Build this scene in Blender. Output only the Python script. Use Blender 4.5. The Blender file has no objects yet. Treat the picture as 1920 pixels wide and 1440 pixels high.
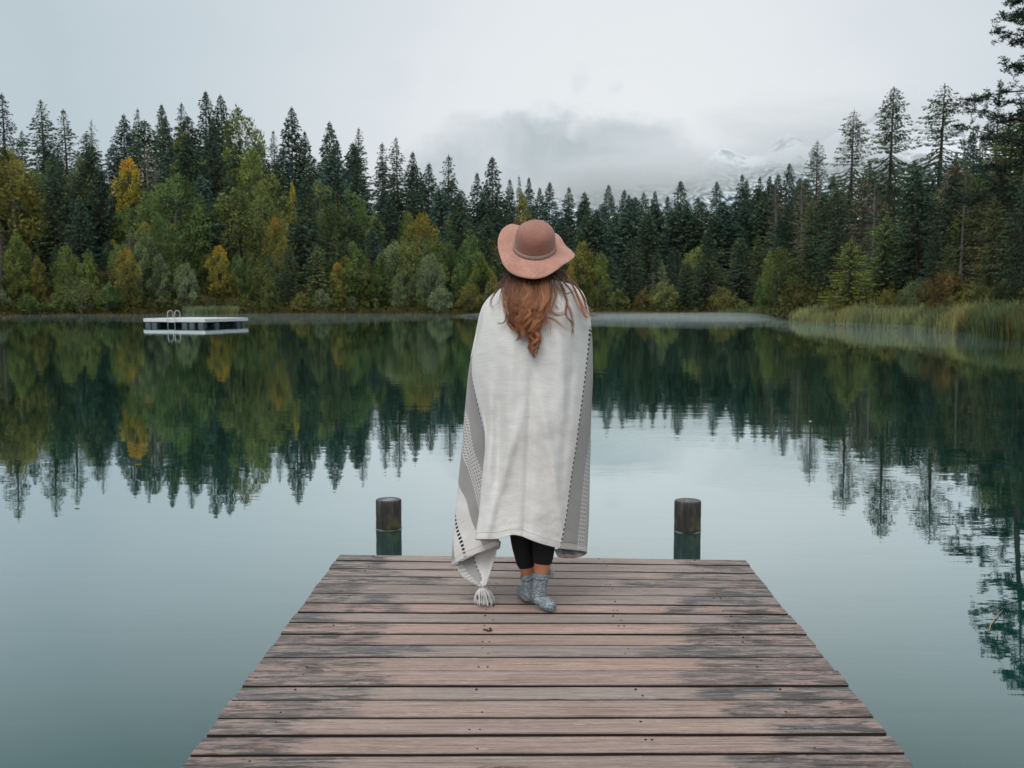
import bpy, math, random
import numpy as np
from mathutils import Vector, noise

SC = bpy.context.scene
COL = SC.collection
rad = math.radians
RND = random.Random(7)

# ------------------------------------------------------------------ camera geometry (photo is 1920 x 1440, f = 1920 px)
CAM_Z = 1.68            # water level is z = 0, deck top is z = 0.30
DECK = 0.30
TH = math.atan(160.0 / 1920.0)
CT, ST = math.cos(TH), math.sin(TH)


def ray(px, py):
    a = (px - 960.0) / 1920.0
    b = (py - 720.0) / 1920.0
    return a, CT - b * ST, -ST - b * CT


def P(px, py, Y):
    dx, dy, dz = ray(px, py)
    k = Y / dy
    return Vector((dx * k, Y, CAM_Z + dz * k))


def on_plane(px, py, z):
    dx, dy, dz = ray(px, py)
    k = (z - CAM_Z) / dz
    return Vector((dx * k, dy * k, z))


# ------------------------------------------------------------------ object helpers
def new_mesh(name, verts, faces, smooth=False):
    me = bpy.data.meshes.new(name)
    me.from_pydata([tuple(v) for v in verts], [], [tuple(f) for f in faces])
    if smooth:
        me.polygons.foreach_set('use_smooth', [True] * len(me.polygons))
    me.update()
    return me


def link(name, me, mat=None, parent=None, loc=None):
    o = bpy.data.objects.new(name, me)
    COL.objects.link(o)
    if mat is not None and me is not None and not me.materials:
        me.materials.append(mat)
    if parent is not None:
        o.parent = parent
    if loc is not None:
        o.location = loc
    return o


def obj(name, geo, mat=None, parent=None, loc=None, smooth=False):
    return link(name, new_mesh(name, geo[0], geo[1], smooth), mat, parent, loc)


def tag(o, label=None, cat=None, group=None, kind=None):
    if label: o['label'] = label
    if cat: o['category'] = cat
    if group: o['group'] = group
    if kind: o['kind'] = kind
    return o


def empty(name, loc=(0, 0, 0), rz=0.0):
    o = bpy.data.objects.new(name, None)
    o.empty_display_size = 0.2
    COL.objects.link(o)
    o.location = loc
    o.rotation_euler = (0, 0, rz)
    return o


class Geo:
    def __init__(self):
        self.v, self.f = [], []

    def add(self, vs, fs):
        b = len(self.v)
        self.v += [tuple(x) for x in vs]
        self.f += [tuple(i + b for i in f) for f in fs]

    def tup(self):
        return self.v, self.f

    def tube(self, pts, radii, n=8, cap=True):
        pts = [Vector(p) for p in pts]
        vs, fs = [], []
        k = len(pts)
        up = Vector((0.13, 0.21, 1)).normalized()
        for i in range(k):
            t = (pts[min(i + 1, k - 1)] - pts[max(i - 1, 0)])
            t = t.normalized() if t.length > 1e-9 else Vector((0, 0, 1))
            s = t.cross(up)
            if s.length < 0.05:
                s = t.cross(Vector((1, 0, 0)))
            s.normalize()
            w = s.cross(t)
            r = radii[i] if isinstance(radii, (list, tuple)) else radii
            for j in range(n):
                a = 2 * math.pi * j / n
                vs.append(pts[i] + (s * math.cos(a) + w * math.sin(a)) * r)
        for i in range(k - 1):
            for j in range(n):
                j2 = (j + 1) % n
                fs.append((i * n + j, i * n + j2, (i + 1) * n + j2, (i + 1) * n + j))
        if cap:
            fs.append(tuple(range(n - 1, -1, -1)))
            fs.append(tuple((k - 1) * n + j for j in range(n)))
        self.add(vs, fs)

    def box(self, c, sx, sy, sz, rz=0.0, bev=0.0):
        ca, sa = math.cos(rz), math.sin(rz)
        b = min(bev, sx * .4, sy * .4, sz * .4)
        x, y, z = sx / 2, sy / 2, sz / 2
        if b <= 0:
            L = [(-x, -y, -z), (x, -y, -z), (x, y, -z), (-x, y, -z), (-x, -y, z), (x, -y, z), (x, y, z), (-x, y, z)]
            F = [(3, 2, 1, 0), (4, 5, 6, 7), (0, 1, 5, 4), (1, 2, 6, 5), (2, 3, 7, 6), (3, 0, 4, 7)]
        else:
            L, F = [], []
            for zz, i in ((-z, b), (-z + b, 0), (z - b, 0), (z, b)):
                xx, yy = x - i, y - i
                c8 = [(-xx + b, -yy), (xx - b, -yy), (xx, -yy + b), (xx, yy - b), (xx - b, yy), (-xx + b, yy), (-xx, yy - b), (-xx, -yy + b)]
                L += [(p, q, zz) for p, q in c8]
            for r in range(3):
                for j in range(8):
                    j2 = (j + 1) % 8
                    F.append((r * 8 + j, r * 8 + j2, r * 8 + 8 + j2, r * 8 + 8 + j))
            F += [tuple(range(7, -1, -1)), tuple(range(24, 32))]
        self.add([(c[0] + p * ca - q * sa, c[1] + p * sa + q * ca, c[2] + r) for p, q, r in L], F)


# ------------------------------------------------------------------ node helpers
def mat(name):
    m = bpy.data.materials.new(name)
    m.use_nodes = True
    nt = m.node_tree
    nt.nodes.clear()
    out = nt.nodes.new('ShaderNodeOutputMaterial')
    return m, nt, out


class N:
    """tiny node builder"""
    def __init__(self, nt):
        self.nt = nt

    def n(self, typ, **kw):
        nd = self.nt.nodes.new(typ)
        ins = kw.pop('ins', {})
        for k, v in kw.items():
            setattr(nd, k, v)
        for k, v in ins.items():
            self.put(nd.inputs[k], v)
        return nd

    def put(self, sock, v):
        if isinstance(v, bpy.types.NodeSocket):
            self.nt.links.new(v, sock)
        elif isinstance(v, bpy.types.Node):
            self.nt.links.new(v.outputs[0], sock)
        else:
            if sock.type == 'RGBA' and isinstance(v, (tuple, list)) and len(v) == 3:
                v = (*v, 1.0)
            sock.default_value = v

    def math(self, op, a, b=0.0, c=0.0, clamp=False):
        nd = self.nt.nodes.new('ShaderNodeMath')
        nd.operation = op
        nd.use_clamp = clamp
        self.put(nd.inputs[0], a); self.put(nd.inputs[1], b); self.put(nd.inputs[2], c)
        return nd.outputs[0]

    def mix(self, fac, a, b, blend='MIX'):
        nd = self.nt.nodes.new('ShaderNodeMix')
        nd.data_type = 'RGBA'
        nd.blend_type = blend
        self.put(nd.inputs[0], fac); self.put(nd.inputs[6], a); self.put(nd.inputs[7], b)
        return nd.outputs[2]

    def noise(self, vec, scale, detail=4.0, rough=0.55, dist=0.0):
        nd = self.nt.nodes.new('ShaderNodeTexNoise')
        if vec is not None: self.put(nd.inputs['Vector'], vec)
        nd.inputs['Scale'].default_value = scale
        nd.inputs['Detail'].default_value = detail
        nd.inputs['Roughness'].default_value = rough
        nd.inputs['Distortion'].default_value = dist
        return nd.outputs[0]

    def mapping(self, vec, scale=(1, 1, 1), loc=(0, 0, 0), rot=(0, 0, 0)):
        nd = self.nt.nodes.new('ShaderNodeMapping')
        self.put(nd.inputs['Vector'], vec)
        nd.inputs['Scale'].default_value = scale
        nd.inputs['Location'].default_value = loc
        nd.inputs['Rotation'].default_value = rot
        return nd.outputs[0]

    def ramp(self, fac, stops, interp='LINEAR'):
        nd = self.nt.nodes.new('ShaderNodeValToRGB')
        cr = nd.color_ramp
        cr.interpolation = interp
        while len(cr.elements) < len(stops):
            cr.elements.new(0.5)
        for e, (p, c) in zip(cr.elements, stops):
            e.position = p
            e.color = (*c, 1.0) if isinstance(c, (tuple, list)) else (c, c, c, 1.0)
        self.put(nd.inputs[0], fac)
        return nd.outputs[0]

    def step(self, x, lo, hi):
        nd = self.nt.nodes.new('ShaderNodeMapRange')
        nd.interpolation_type = 'SMOOTHSTEP'
        self.put(nd.inputs[0], x)
        nd.inputs[1].default_value = lo
        nd.inputs[2].default_value = hi
        return nd.outputs[0]

    def bump(self, h, strength=0.3, dist=0.01):
        nd = self.nt.nodes.new('ShaderNodeBump')
        nd.inputs['Strength'].default_value = strength
        nd.inputs['Distance'].default_value = dist
        self.put(nd.inputs['Height'], h)
        return nd.outputs[0]

    def bsdf(self, color, rough=0.8, normal=None, spec=0.3, **kw):
        nd = self.nt.nodes.new('ShaderNodeBsdfPrincipled')
        self.put(nd.inputs['Base Color'], color)
        self.put(nd.inputs['Roughness'], rough)
        self.put(nd.inputs['Specular IOR Level'], spec)
        if normal is not None: self.put(nd.inputs['Normal'], normal)
        for k, v in kw.items():
            self.put(nd.inputs[k], v)
        return nd.outputs[0]


def simple_mat(name, color, rough=0.7, var=0.25, scale=8.0, spec=0.3, bump=0.0, metallic=0.0, stretch=(1, 1, 1)):
    m, nt, out = mat(name)
    b = N(nt)
    tc = b.n('ShaderNodeTexCoord').outputs['Object']
    nz = b.noise(b.mapping(tc, stretch), scale, 5, 0.6)
    c = b.mix(nz, tuple(x * (1 - var) for x in color), tuple(min(1, x * (1 + var)) for x in color))
    nm = b.bump(nz, bump, 0.01) if bump else None
    sh = b.bsdf(c, rough, nm, spec, Metallic=metallic)
    nt.links.new(sh, out.inputs[0])
    return m


# ------------------------------------------------------------------ terrain functions
_AZ = [-180, -120, -90, -60, -45, -26.6, -19, -7.7, 4, 10, 13.6, 14.6, 15.6, 18.4, 21, 23.6, 26.6, 35, 60, 90, 120, 180]
_SH = [14, 25, 70, 92, 104, 113, 111, 113, 115, 113, 108, 84, 74, 65.5, 62, 53, 49, 42, 30, 25, 20, 14]
_AS = [-180, -60, -45, -26.6, -13.5, -7.7, -1.8, 4, 10, 15.7, 21, 26.6, 40, 180]
_SL = [.1, .2, .2, .2, .19, .13, .085, .07, .065, .07, .10, .12, .12, .1]


def shore(az):
    return float(np.interp(az, _AZ, _SH))


def ground_h(x, y):
    az = math.degrees(math.atan2(x, y))
    o = math.hypot(x, y) - shore(az)
    if o < 0:
        return max(-2.5, -0.05 + o * 0.25)
    s = float(np.interp(az, _AS, _SL))
    h = -0.05 + min(o, 1.0) * 0.3 + s * min(max(o - 1, 0), 75) + 0.02 * min(max(o - 1, 0), 60)
    return h + (0.35 * noise.noise(Vector((x * .08, y * .08, 0))) if o > 4 else 0)


def srow(px, Y):
    """distance of a point behind the shore, for image column px and depth Y"""
    x = (px - 960) / 1920 * Y
    return math.hypot(x, Y) - shore(math.degrees(math.atan2(x, Y)))


# ------------------------------------------------------------------ materials
def foliage_mat(name, hue_var=0.5, transl=0.3):
    m, nt, out = mat(name)
    b = N(nt)
    oi = b.n('ShaderNodeObjectInfo')
    at = b.n('ShaderNodeAttribute', attribute_name='tone')
    tone = at.outputs['Fac']
    base = oi.outputs['Color']
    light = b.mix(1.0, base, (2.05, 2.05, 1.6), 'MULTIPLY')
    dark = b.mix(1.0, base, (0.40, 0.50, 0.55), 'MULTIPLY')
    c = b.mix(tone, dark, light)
    at2 = b.n('ShaderNodeAttribute', attribute_name='turn')
    warm = b.mix(1.0, base, (2.5, 1.4, 0.5), 'MULTIPLY')
    c = b.mix(b.math('MULTIPLY', at2.outputs['Fac'], hue_var), c, warm)
    d = b.n('ShaderNodeBsdfDiffuse', ins={'Color': c})
    t = b.n('ShaderNodeBsdfTranslucent', ins={'Color': c})
    mx = b.n('ShaderNodeMixShader', ins={0: transl, 1: d.outputs[0], 2: t.outputs[0]})
    nt.links.new(mx.outputs[0], out.inputs[0])
    return m


def wood_mat():
    m, nt, out = mat('weathered_planks')
    b = N(nt)
    uv = b.n('ShaderNodeUVMap', uv_map='UVMap').outputs[0]
    sep = b.n('ShaderNodeSeparateXYZ', ins={0: uv})
    u, v = sep.outputs[0], sep.outputs[1]          # metres along the plank from the dock's middle; metres across + plank offset
    pid = b.n('ShaderNodeAttribute', attribute_name='plank').outputs['Fac']
    wv = b.noise(b.mapping(uv, (1.3, 6, 1)), 1.0, 3, .5)
    uvw = b.n('ShaderNodeCombineXYZ', ins={0: u, 1: b.math('ADD', v, b.math('MULTIPLY', wv, .06)), 2: b.math('MULTIPLY', pid, 20)}).outputs[0]
    grain = b.noise(b.mapping(uvw, (2.6, 75, 1)), 1.0, 8, .68, .5)
    fine = b.noise(b.mapping(uvw, (7, 240, 1)), 1.0, 5, .65, .2)
    blotch = b.noise(b.mapping(uvw, (5.5, 16, 1)), 1.0, 7, .68, .5)
    big = b.noise(b.mapping(uvw, (1.1, 4.0, 1)), 1.0, 4, .55)
    c = b.ramp(grain, [(0.28, (.22, .155, .128)), (0.45, (.40, .292, .250)), (0.6, (.51, .395, .345)), (0.75, (.62, .51, .455))])
    c = b.mix(b.math('MULTIPLY', pid, 0.75), c, b.mix(1.0, c, (0.74, 0.78, 0.80), 'MULTIPLY'))
    c = b.mix(b.math('MULTIPLY', b.step(big, .48, .66), .45), c, (.48, .345, .285))
    c = b.mix(b.math('MULTIPLY', b.step(fine, .5, .7), .25), c, (.60, .49, .43))
    # weathered ends: the trodden middle is worn brown, both sides are grey and stained
    jit = b.math('MULTIPLY', b.math('SUBTRACT', b.math('FRACT', b.math('MULTIPLY', pid, 5.77)), 0.5), 0.44)
    au = b.math('ADD', b.math('ABSOLUTE', b.math('ADD', u, 0.03)), jit)
    au = b.math('ADD', au, b.math('MULTIPLY', b.math('SUBTRACT', blotch, .5), .30))
    side = b.step(au, .58, .68)
    gc = b.ramp(grain, [(0.3, (.055, .050, .050)), (0.45, (.135, .122, .118)), (0.6, (.27, .235, .22)), (0.75, (.45, .38, .345))])
    st = b.step(blotch, .44, .54)
    gmix = b.math('MULTIPLY', side, b.math('ADD', 0.30, b.math('MULTIPLY', st, 0.68)))
    c = b.mix(gmix, c, gc)
    dk = b.math('MULTIPLY', b.math('MULTIPLY', side, b.step(b.noise(b.mapping(uvw, (3.2, 12, 1), (4, 2, 0)), 1.0, 7, .7, .8), .53, .60)), .7)
    c = b.mix(dk, c, (.060, .058, .060))
    # black algae flecks along the grain
    fl = b.noise(b.mapping(uvw, (8, 60, 1)), 1.0, 6, .72, 1.0)
    flm = b.math('MULTIPLY', b.step(fl, .58, .64), b.math('ADD', .22, b.math('MULTIPLY', side, .6)))
    c = b.mix(flm, c, (.045, .043, .045))
    # hairline cracks
    cr = b.step(b.noise(b.mapping(uvw, (1.6, 130, 1), (7, 0, 0)), 1.0, 5, .6), .63, .68)
    c = b.mix(b.math('MULTIPLY', cr, .7), c, (.045, .036, .032))
    # knots
    vo = b.n('ShaderNodeTexVoronoi', ins={'Vector': b.mapping(uvw, (1.6, 7.0, 1)), 'Scale': 1.0})
    kn = b.math('SUBTRACT', 1.0, b.step(vo.outputs['Distance'], .06, .20))
    rings = b.math('MULTIPLY_ADD', b.math('SINE', b.math('MULTIPLY', vo.outputs['Distance'], 110.0)), .3, .6)
    c = b.mix(b.math('MULTIPLY', kn, rings), c, (.11, .075, .058))
    # frayed fibres, dirt caught along the gaps, tone of each board
    fib = b.noise(b.mapping(uvw, (26, 110, 1), (3, 1, 0)), 1.0, 6, .75)
    c = b.mix(b.math('MULTIPLY', b.step(fib, .52, .62), .34), c, b.mix(1.0, c, (.42, .40, .40), 'MULTIPLY'))
    c = b.mix(b.math('MULTIPLY', b.step(fib, .34, .46), .0), c, c)
    pale = b.noise(b.mapping(uvw, (12, 70, 1), (9, 5, 0)), 1.0, 6, .7)
    c = b.mix(b.math('MULTIPLY', b.step(pale, .56, .66), .40), c, (.66, .54, .475))
    acr = b.math('MULTIPLY', b.math('ABSOLUTE', b.math('SUBTRACT', b.n('ShaderNodeAttribute', attribute_name='across').outputs['Fac'], .5)), 2.0)
    eg = b.step(b.math('ADD', acr, b.math('MULTIPLY', b.math('SUBTRACT', blotch, .5), .5)), .78, 1.04)
    c = b.mix(b.math('MULTIPLY', eg, .62), c, (.085, .070, .064))
    c = b.mix(b.step(b.math('FRACT', b.math('MULTIPLY', pid, 7.31)), .55, .6), c, b.mix(1.0, c, (1.03, .95, .92), 'MULTIPLY'))
    c = b.mix(b.step(b.math('FRACT', b.math('MULTIPLY', pid, 13.7)), .66, .7), c, b.mix(1.0, c, (.86, .885, .90), 'MULTIPLY'))
    h = b.math('ADD', b.math('MULTIPLY', grain, .6), b.math('SUBTRACT', b.math('MULTIPLY', fine, .5), b.math('MULTIPLY', cr, .8)))
    h = b.math('ADD', h, b.math('MULTIPLY', fib, .35))
    nm = b.bump(h, .9, .006)
    sh = b.bsdf(c, b.math('ADD', .58, b.math('MULTIPLY', grain, .25)), nm, .28)
    nt.links.new(sh, out.inputs[0])
    return m


def water_mat():
    m, nt, out = mat('lake_water')
    b = N(nt)
    geo = b.n('ShaderNodeNewGeometry').outputs['Position']
    n1 = b.noise(b.mapping(geo, (0.55, 1.5, 1), rot=(0, 0, .15)), 1.0, 3, .5, .3)
    n2 = b.noise(b.mapping(geo, (2.0, 5.0, 1), rot=(0, 0, -.1)), 1.0, 3, .55, .4)
    patch = b.step(b.noise(b.mapping(geo, (.03, .06, 1)), 1.0, 3, .5), .35, .65)
    h = b.math('ADD', b.math('MULTIPLY', n1, 1.0), b.math('MULTIPLY', n2, .28))
    h = b.math('MULTIPLY', h, b.math('ADD', .5, b.math('MULTIPLY', patch, .8)))
    nm = b.bump(h, 1.0, .0022)
    lw = b.n('ShaderNodeLayerWeight', ins={'Blend': .5, 'Normal': nm})
    facing = lw.outputs['Facing']                  # 1 - cos
    fr = b.ramp(facing, [(0.0, .03), (.45, .075), (.56, .16), (.60, .215), (.684, .42), (.777, .67), (.87, .83), (1.0, .96)])
    body = b.n('ShaderNodeBsdfDiffuse', ins={'Color': (.0045, .050, .040, 1)})
    gl = b.n('ShaderNodeBsdfGlossy', ins={'Color': (.90, .975, .98, 1), 'Roughness': .014, 'Normal': nm})
    mx = b.n('ShaderNodeMixShader', ins={0: fr, 1: body.outputs[0], 2: gl.outputs[0]})
    nt.links.new(mx.outputs[0], out.inputs[0])
    return m


def blanket_mat():
    m, nt, out = mat('woven_blanket')
    b = N(nt)
    uv = b.n('ShaderNodeUVMap', uv_map='UVMap').outputs[0]
    sep = b.n('ShaderNodeSeparateXYZ', ins={0: uv})
    u, v = sep.outputs[0], sep.outputs[1]
    au = b.math('ABSOLUTE', u)
    weave = b.noise(b.mapping(uv, (260, 420, 1)), 1.0, 3, .7)
    slub = b.noise(b.mapping(uv, (14, 150, 1)), 1.0, 4, .6)
    soft = b.noise(b.mapping(uv, (5, 5, 1)), 1.0, 3, .5)
    cream = b.ramp(b.math('ADD', b.math('MULTIPLY', weave, .5), b.math('MULTIPLY', slub, .5)), [(.3, (.62, .60, .575)), (.5, (.76, .74, .715)), (.7, (.86, .84, .815))])
    cream = b.mix(b.math('MULTIPLY', soft, .25), cream, (.66, .65, .64))
    # dark band: diagonal twill
    tw = b.math('SINE', b.math('MULTIPLY', b.math('ADD', au, b.math('MULTIPLY', v, .6)), 900.0))
    gcol = b.mix(b.math('MULTIPLY_ADD', tw, .25, .4), (.27, .257, .252), (.50, .478, .468))
    gcol = b.mix(b.math('MULTIPLY', weave, .4), gcol, (.40, .39, .385))
    # patterned band: little squares
    chk = b.n('ShaderNodeTexChecker', ins={'Vector': b.mapping(uv, (150, 110, 1)), 'Scale': 1.0, 'Color1': (.70, .68, .66, 1), 'Color2': (.20, .19, .19, 1)})
    lines = b.math('SINE', b.math('MULTIPLY', au, 420.0))
    pcol = b.mix(b.step(lines, .2, .7), chk.outputs[0], (.62, .60, .58))

    def band(lo, hi):
        return b.math('MULTIPLY', b.step(au, lo - .002, lo + .002), b.math('SUBTRACT', 1.0, b.step(au, hi - .002, hi + .002)))
    c = cream
    c = b.mix(band(.303, .40), c, gcol)
    c = b.mix(band(.40, .47), c, pcol)
    c = b.mix(band(.47, .54), c, gcol)
    c = b.mix(band(.665, 2.0), c, gcol)
    dash = b.math('GREATER_THAN', b.math('SINE', b.math('MULTIPLY', v, 2 * math.pi / .021)), -.25)
    dl = b.math('ADD', band(.2965, .3045), band(.625, .638), clamp=True)
    c = b.mix(b.math('MULTIPLY', b.math('MULTIPLY', dl, dash), b.math('GREATER_THAN', v, .004)), c, (.018, .018, .022))
    # hem: folded edge, paler, with a stitched seam
    hem = b.math('SUBTRACT', 1.0, b.step(v, .026, .028))
    seam = b.math('MULTIPLY', b.step(v, .0255, .027), b.math('SUBTRACT', 1.0, b.step(v, .028, .0295)))
    hcol = b.mix(.45, c, (.72, .71, .70))
    c = b.mix(hem, c, hcol)
    c = b.mix(b.math('MULTIPLY', seam, .35), c, (.30, .29, .28))
    h = b.math('ADD', b.math('ADD', b.math('MULTIPLY', weave, .5), b.math('MULTIPLY', slub, .7)), b.math('MULTIPLY', seam, -2.5))
    nm = b.bump(h, .5, .0025)
    sh = b.bsdf(c, .92, nm, .12, **{'Sheen Weight': .15})
    nt.links.new(sh, out.inputs[0])
    return m


def knit_mat():
    m, nt, out = mat('melange_knit')
    b = N(nt)
    tc = b.n('ShaderNodeTexCoord').outputs['Object']
    n1 = b.noise(b.mapping(tc, (150, 150, 260)), 1.0, 4, .7)
    n2 = b.noise(b.mapping(tc, (60, 60, 110)), 1.0, 3, .6, .6)
    f = b.math('ADD', b.math('MULTIPLY', n1, .6), b.math('MULTIPLY', n2, .4))
    c = b.ramp(f, [(.36, (.055, .07, .085)), (.47, (.17, .205, .225)), (.55, (.30, .345, .365)), (.66, (.52, .56, .57))])
    sh = b.bsdf(c, .95, b.bump(f, .8, .004), .1)
    nt.links.new(sh, out.inputs[0])
    return m


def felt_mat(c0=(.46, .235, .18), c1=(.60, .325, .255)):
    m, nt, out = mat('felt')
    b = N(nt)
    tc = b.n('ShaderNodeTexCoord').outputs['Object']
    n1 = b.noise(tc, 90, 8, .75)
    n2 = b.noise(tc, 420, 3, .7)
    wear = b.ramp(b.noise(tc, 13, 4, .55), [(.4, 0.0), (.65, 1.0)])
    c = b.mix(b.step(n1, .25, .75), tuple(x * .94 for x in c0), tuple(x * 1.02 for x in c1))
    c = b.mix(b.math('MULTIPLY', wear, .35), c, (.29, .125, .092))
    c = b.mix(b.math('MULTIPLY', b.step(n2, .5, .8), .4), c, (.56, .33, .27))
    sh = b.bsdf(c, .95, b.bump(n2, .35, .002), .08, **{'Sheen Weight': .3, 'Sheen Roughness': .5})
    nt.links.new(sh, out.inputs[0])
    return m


def hair_mat():
    m, nt, out = mat('auburn_hair')
    b = N(nt)
    tone = b.n('ShaderNodeAttribute', attribute_name='tone').outputs['Fac']
    along = b.n('ShaderNodeAttribute', attribute_name='along').outputs['Fac']
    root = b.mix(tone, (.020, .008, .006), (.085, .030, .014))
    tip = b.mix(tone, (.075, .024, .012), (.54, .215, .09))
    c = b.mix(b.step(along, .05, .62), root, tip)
    sh = b.bsdf(c, .42, None, .5)
    nt.links.new(sh, out.inputs[0])
    return m


M = {}
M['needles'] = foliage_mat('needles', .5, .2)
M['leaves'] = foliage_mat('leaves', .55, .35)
M['bark'] = simple_mat('bark', (.075, .062, .052), .9, .45, 3, .1, .6, stretch=(3, 3, .6))
M['pale_bark'] = simple_mat('pale_bark', (.20, .185, .165), .9, .35, 3, .1, .5, stretch=(3, 3, .6))
M['planks'] = wood_mat()
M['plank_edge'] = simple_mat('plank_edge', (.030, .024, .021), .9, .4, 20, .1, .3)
M['water'] = water_mat()
M['blanket'] = blanket_mat()
M['knit'] = knit_mat()
M['felt'] = felt_mat()
M['shaded_crown_felt'] = felt_mat((.30, .135, .10), (.385, .185, .14))  # darker copy of the brim felt: the crown's shade put into its colour
M['hair'] = hair_mat()
M['band'] = simple_mat('hat_band', (.36, .245, .21), .7, .15, 60, .2)
M['skin'] = simple_mat('skin', (.47, .19, .10), .5, .12, 30, .35)
M['leggings'] = simple_mat('leggings', (.010, .011, .013), .75, .3, 300, .25)
M['yarn'] = simple_mat('white_yarn', (.70, .69, .68), .95, .12, 200, .1)
M['beam'] = simple_mat('dock_beam', (.10, .08, .068), .85, .4, 6, .2, .5)
M['white_paint'] = simple_mat('white_paint', (.74, .75, .76), .5, .06, 6, .4)
M['float'] = simple_mat('float_plastic', (.10, .125, .14), .35, .35, 2, .5)
M['raft_frame'] = simple_mat('raft_frame', (.020, .022, .024), .7, .3, 3, .3)
M['steel'] = simple_mat('steel', (.72, .73, .74), .28, .05, 10, .5, 0, .9)
M['reed'] = foliage_mat('reed_blades', .5, .35)


def post_mat():
    m, nt, out = mat('wet_post')
    b = N(nt)
    tc = b.n('ShaderNodeTexCoord').outputs['Object']
    z = b.n('ShaderNodeSeparateXYZ', ins={0: tc}).outputs[2]
    n1 = b.noise(b.mapping(tc, (22, 22, 5)), 1.0, 6, .65)
    n2 = b.noise(b.mapping(tc, (9, 9, 7)), 1.0, 4, .6)
    c = b.ramp(n1, [(.3, (.018, .016, .014)), (.55, (.045, .040, .035)), (.75, (.12, .105, .092))])
    moss = b.math('MULTIPLY', b.step(n2, .5, .66), b.math('SUBTRACT', 1.0, b.step(z, .06, .2)))
    c = b.mix(b.math('MULTIPLY', moss, .75), c, (.13, .11, .035))
    lich = b.step(b.noise(b.mapping(tc, (16, 16, 8)), 1.0, 5, .7), .64, .72)
    c = b.mix(b.math('MULTIPLY', lich, .4), c, (.30, .27, .19))
    wet = b.math('SUBTRACT', 1.0, b.step(z, .005, .03))
    c = b.mix(b.math('MULTIPLY', wet, .7), c, (.015, .013, .011))
    sh = b.bsdf(c, .6, b.bump(n1, 1.0, .016), .35)
    nt.links.new(sh, out.inputs[0])
    return m


M['post'] = post_mat()


def ground_mat():
    m, nt, out = mat('forest_floor')
    b = N(nt)
    geo = b.n('ShaderNodeNewGeometry').outputs['Position']
    n1 = b.noise(geo, .35, 6, .6)
    n2 = b.noise(geo, 2.2, 5, .65)
    c = b.ramp(n1, [(.3, (.030, .028, .018)), (.5, (.055, .055, .025)), (.7, (.095, .075, .038))])
    c = b.mix(b.math('MULTIPLY', n2, .4), c, (.075, .085, .030))
    sh = b.bsdf(c, .95, b.bump(n2, .6, .15), .1)
    nt.links.new(sh, out.inputs[0])
    return m


M['ground'] = ground_mat()

# ------------------------------------------------------------------ setting: ground and lake
def build_ground():
    azs = list(np.linspace(-180, 180, 361))
    offs = [-60, -25, -10, -4, -1.5, 0, .5, 1.0, 2, 4, 7, 11, 16, 22, 29, 37, 46, 56, 66, 77, 95, 130, 220, 500, 1200, 3300]
    vs, fs = [], []
    for az in azs[:-1]:
        s = shore(az)
        for o in offs:
            r = max(.02, s + o) if o > -s * .98 else s * .02 * (1 + (60 + o) / 60)
            x, y = r * math.sin(rad(az)), r * math.cos(rad(az))
            vs.append((x, y, ground_h(x, y)))
    k, n = len(offs), len(azs) - 1
    for i in range(n):
        for j in range(k - 1):
            i2 = (i + 1) % n
            fs.append((i * k + j, i * k + j + 1, i2 * k + j + 1, i2 * k + j))
    o = obj('ground', (vs, fs), M['ground'], smooth=True)
    tag(o, 'dark forest floor of the wooded lake shore', 'ground', kind='structure')


build_ground()
wv = [(-190, -40, 0), (190, -40, 0), (190, 150, 0), (-190, 150, 0)]
lake = obj('lake_water', (wv, [(0, 1, 2, 3)]), M['water'])
tag(lake, 'still teal green lake reflecting forest and pale sky', 'lake', kind='structure')


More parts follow.
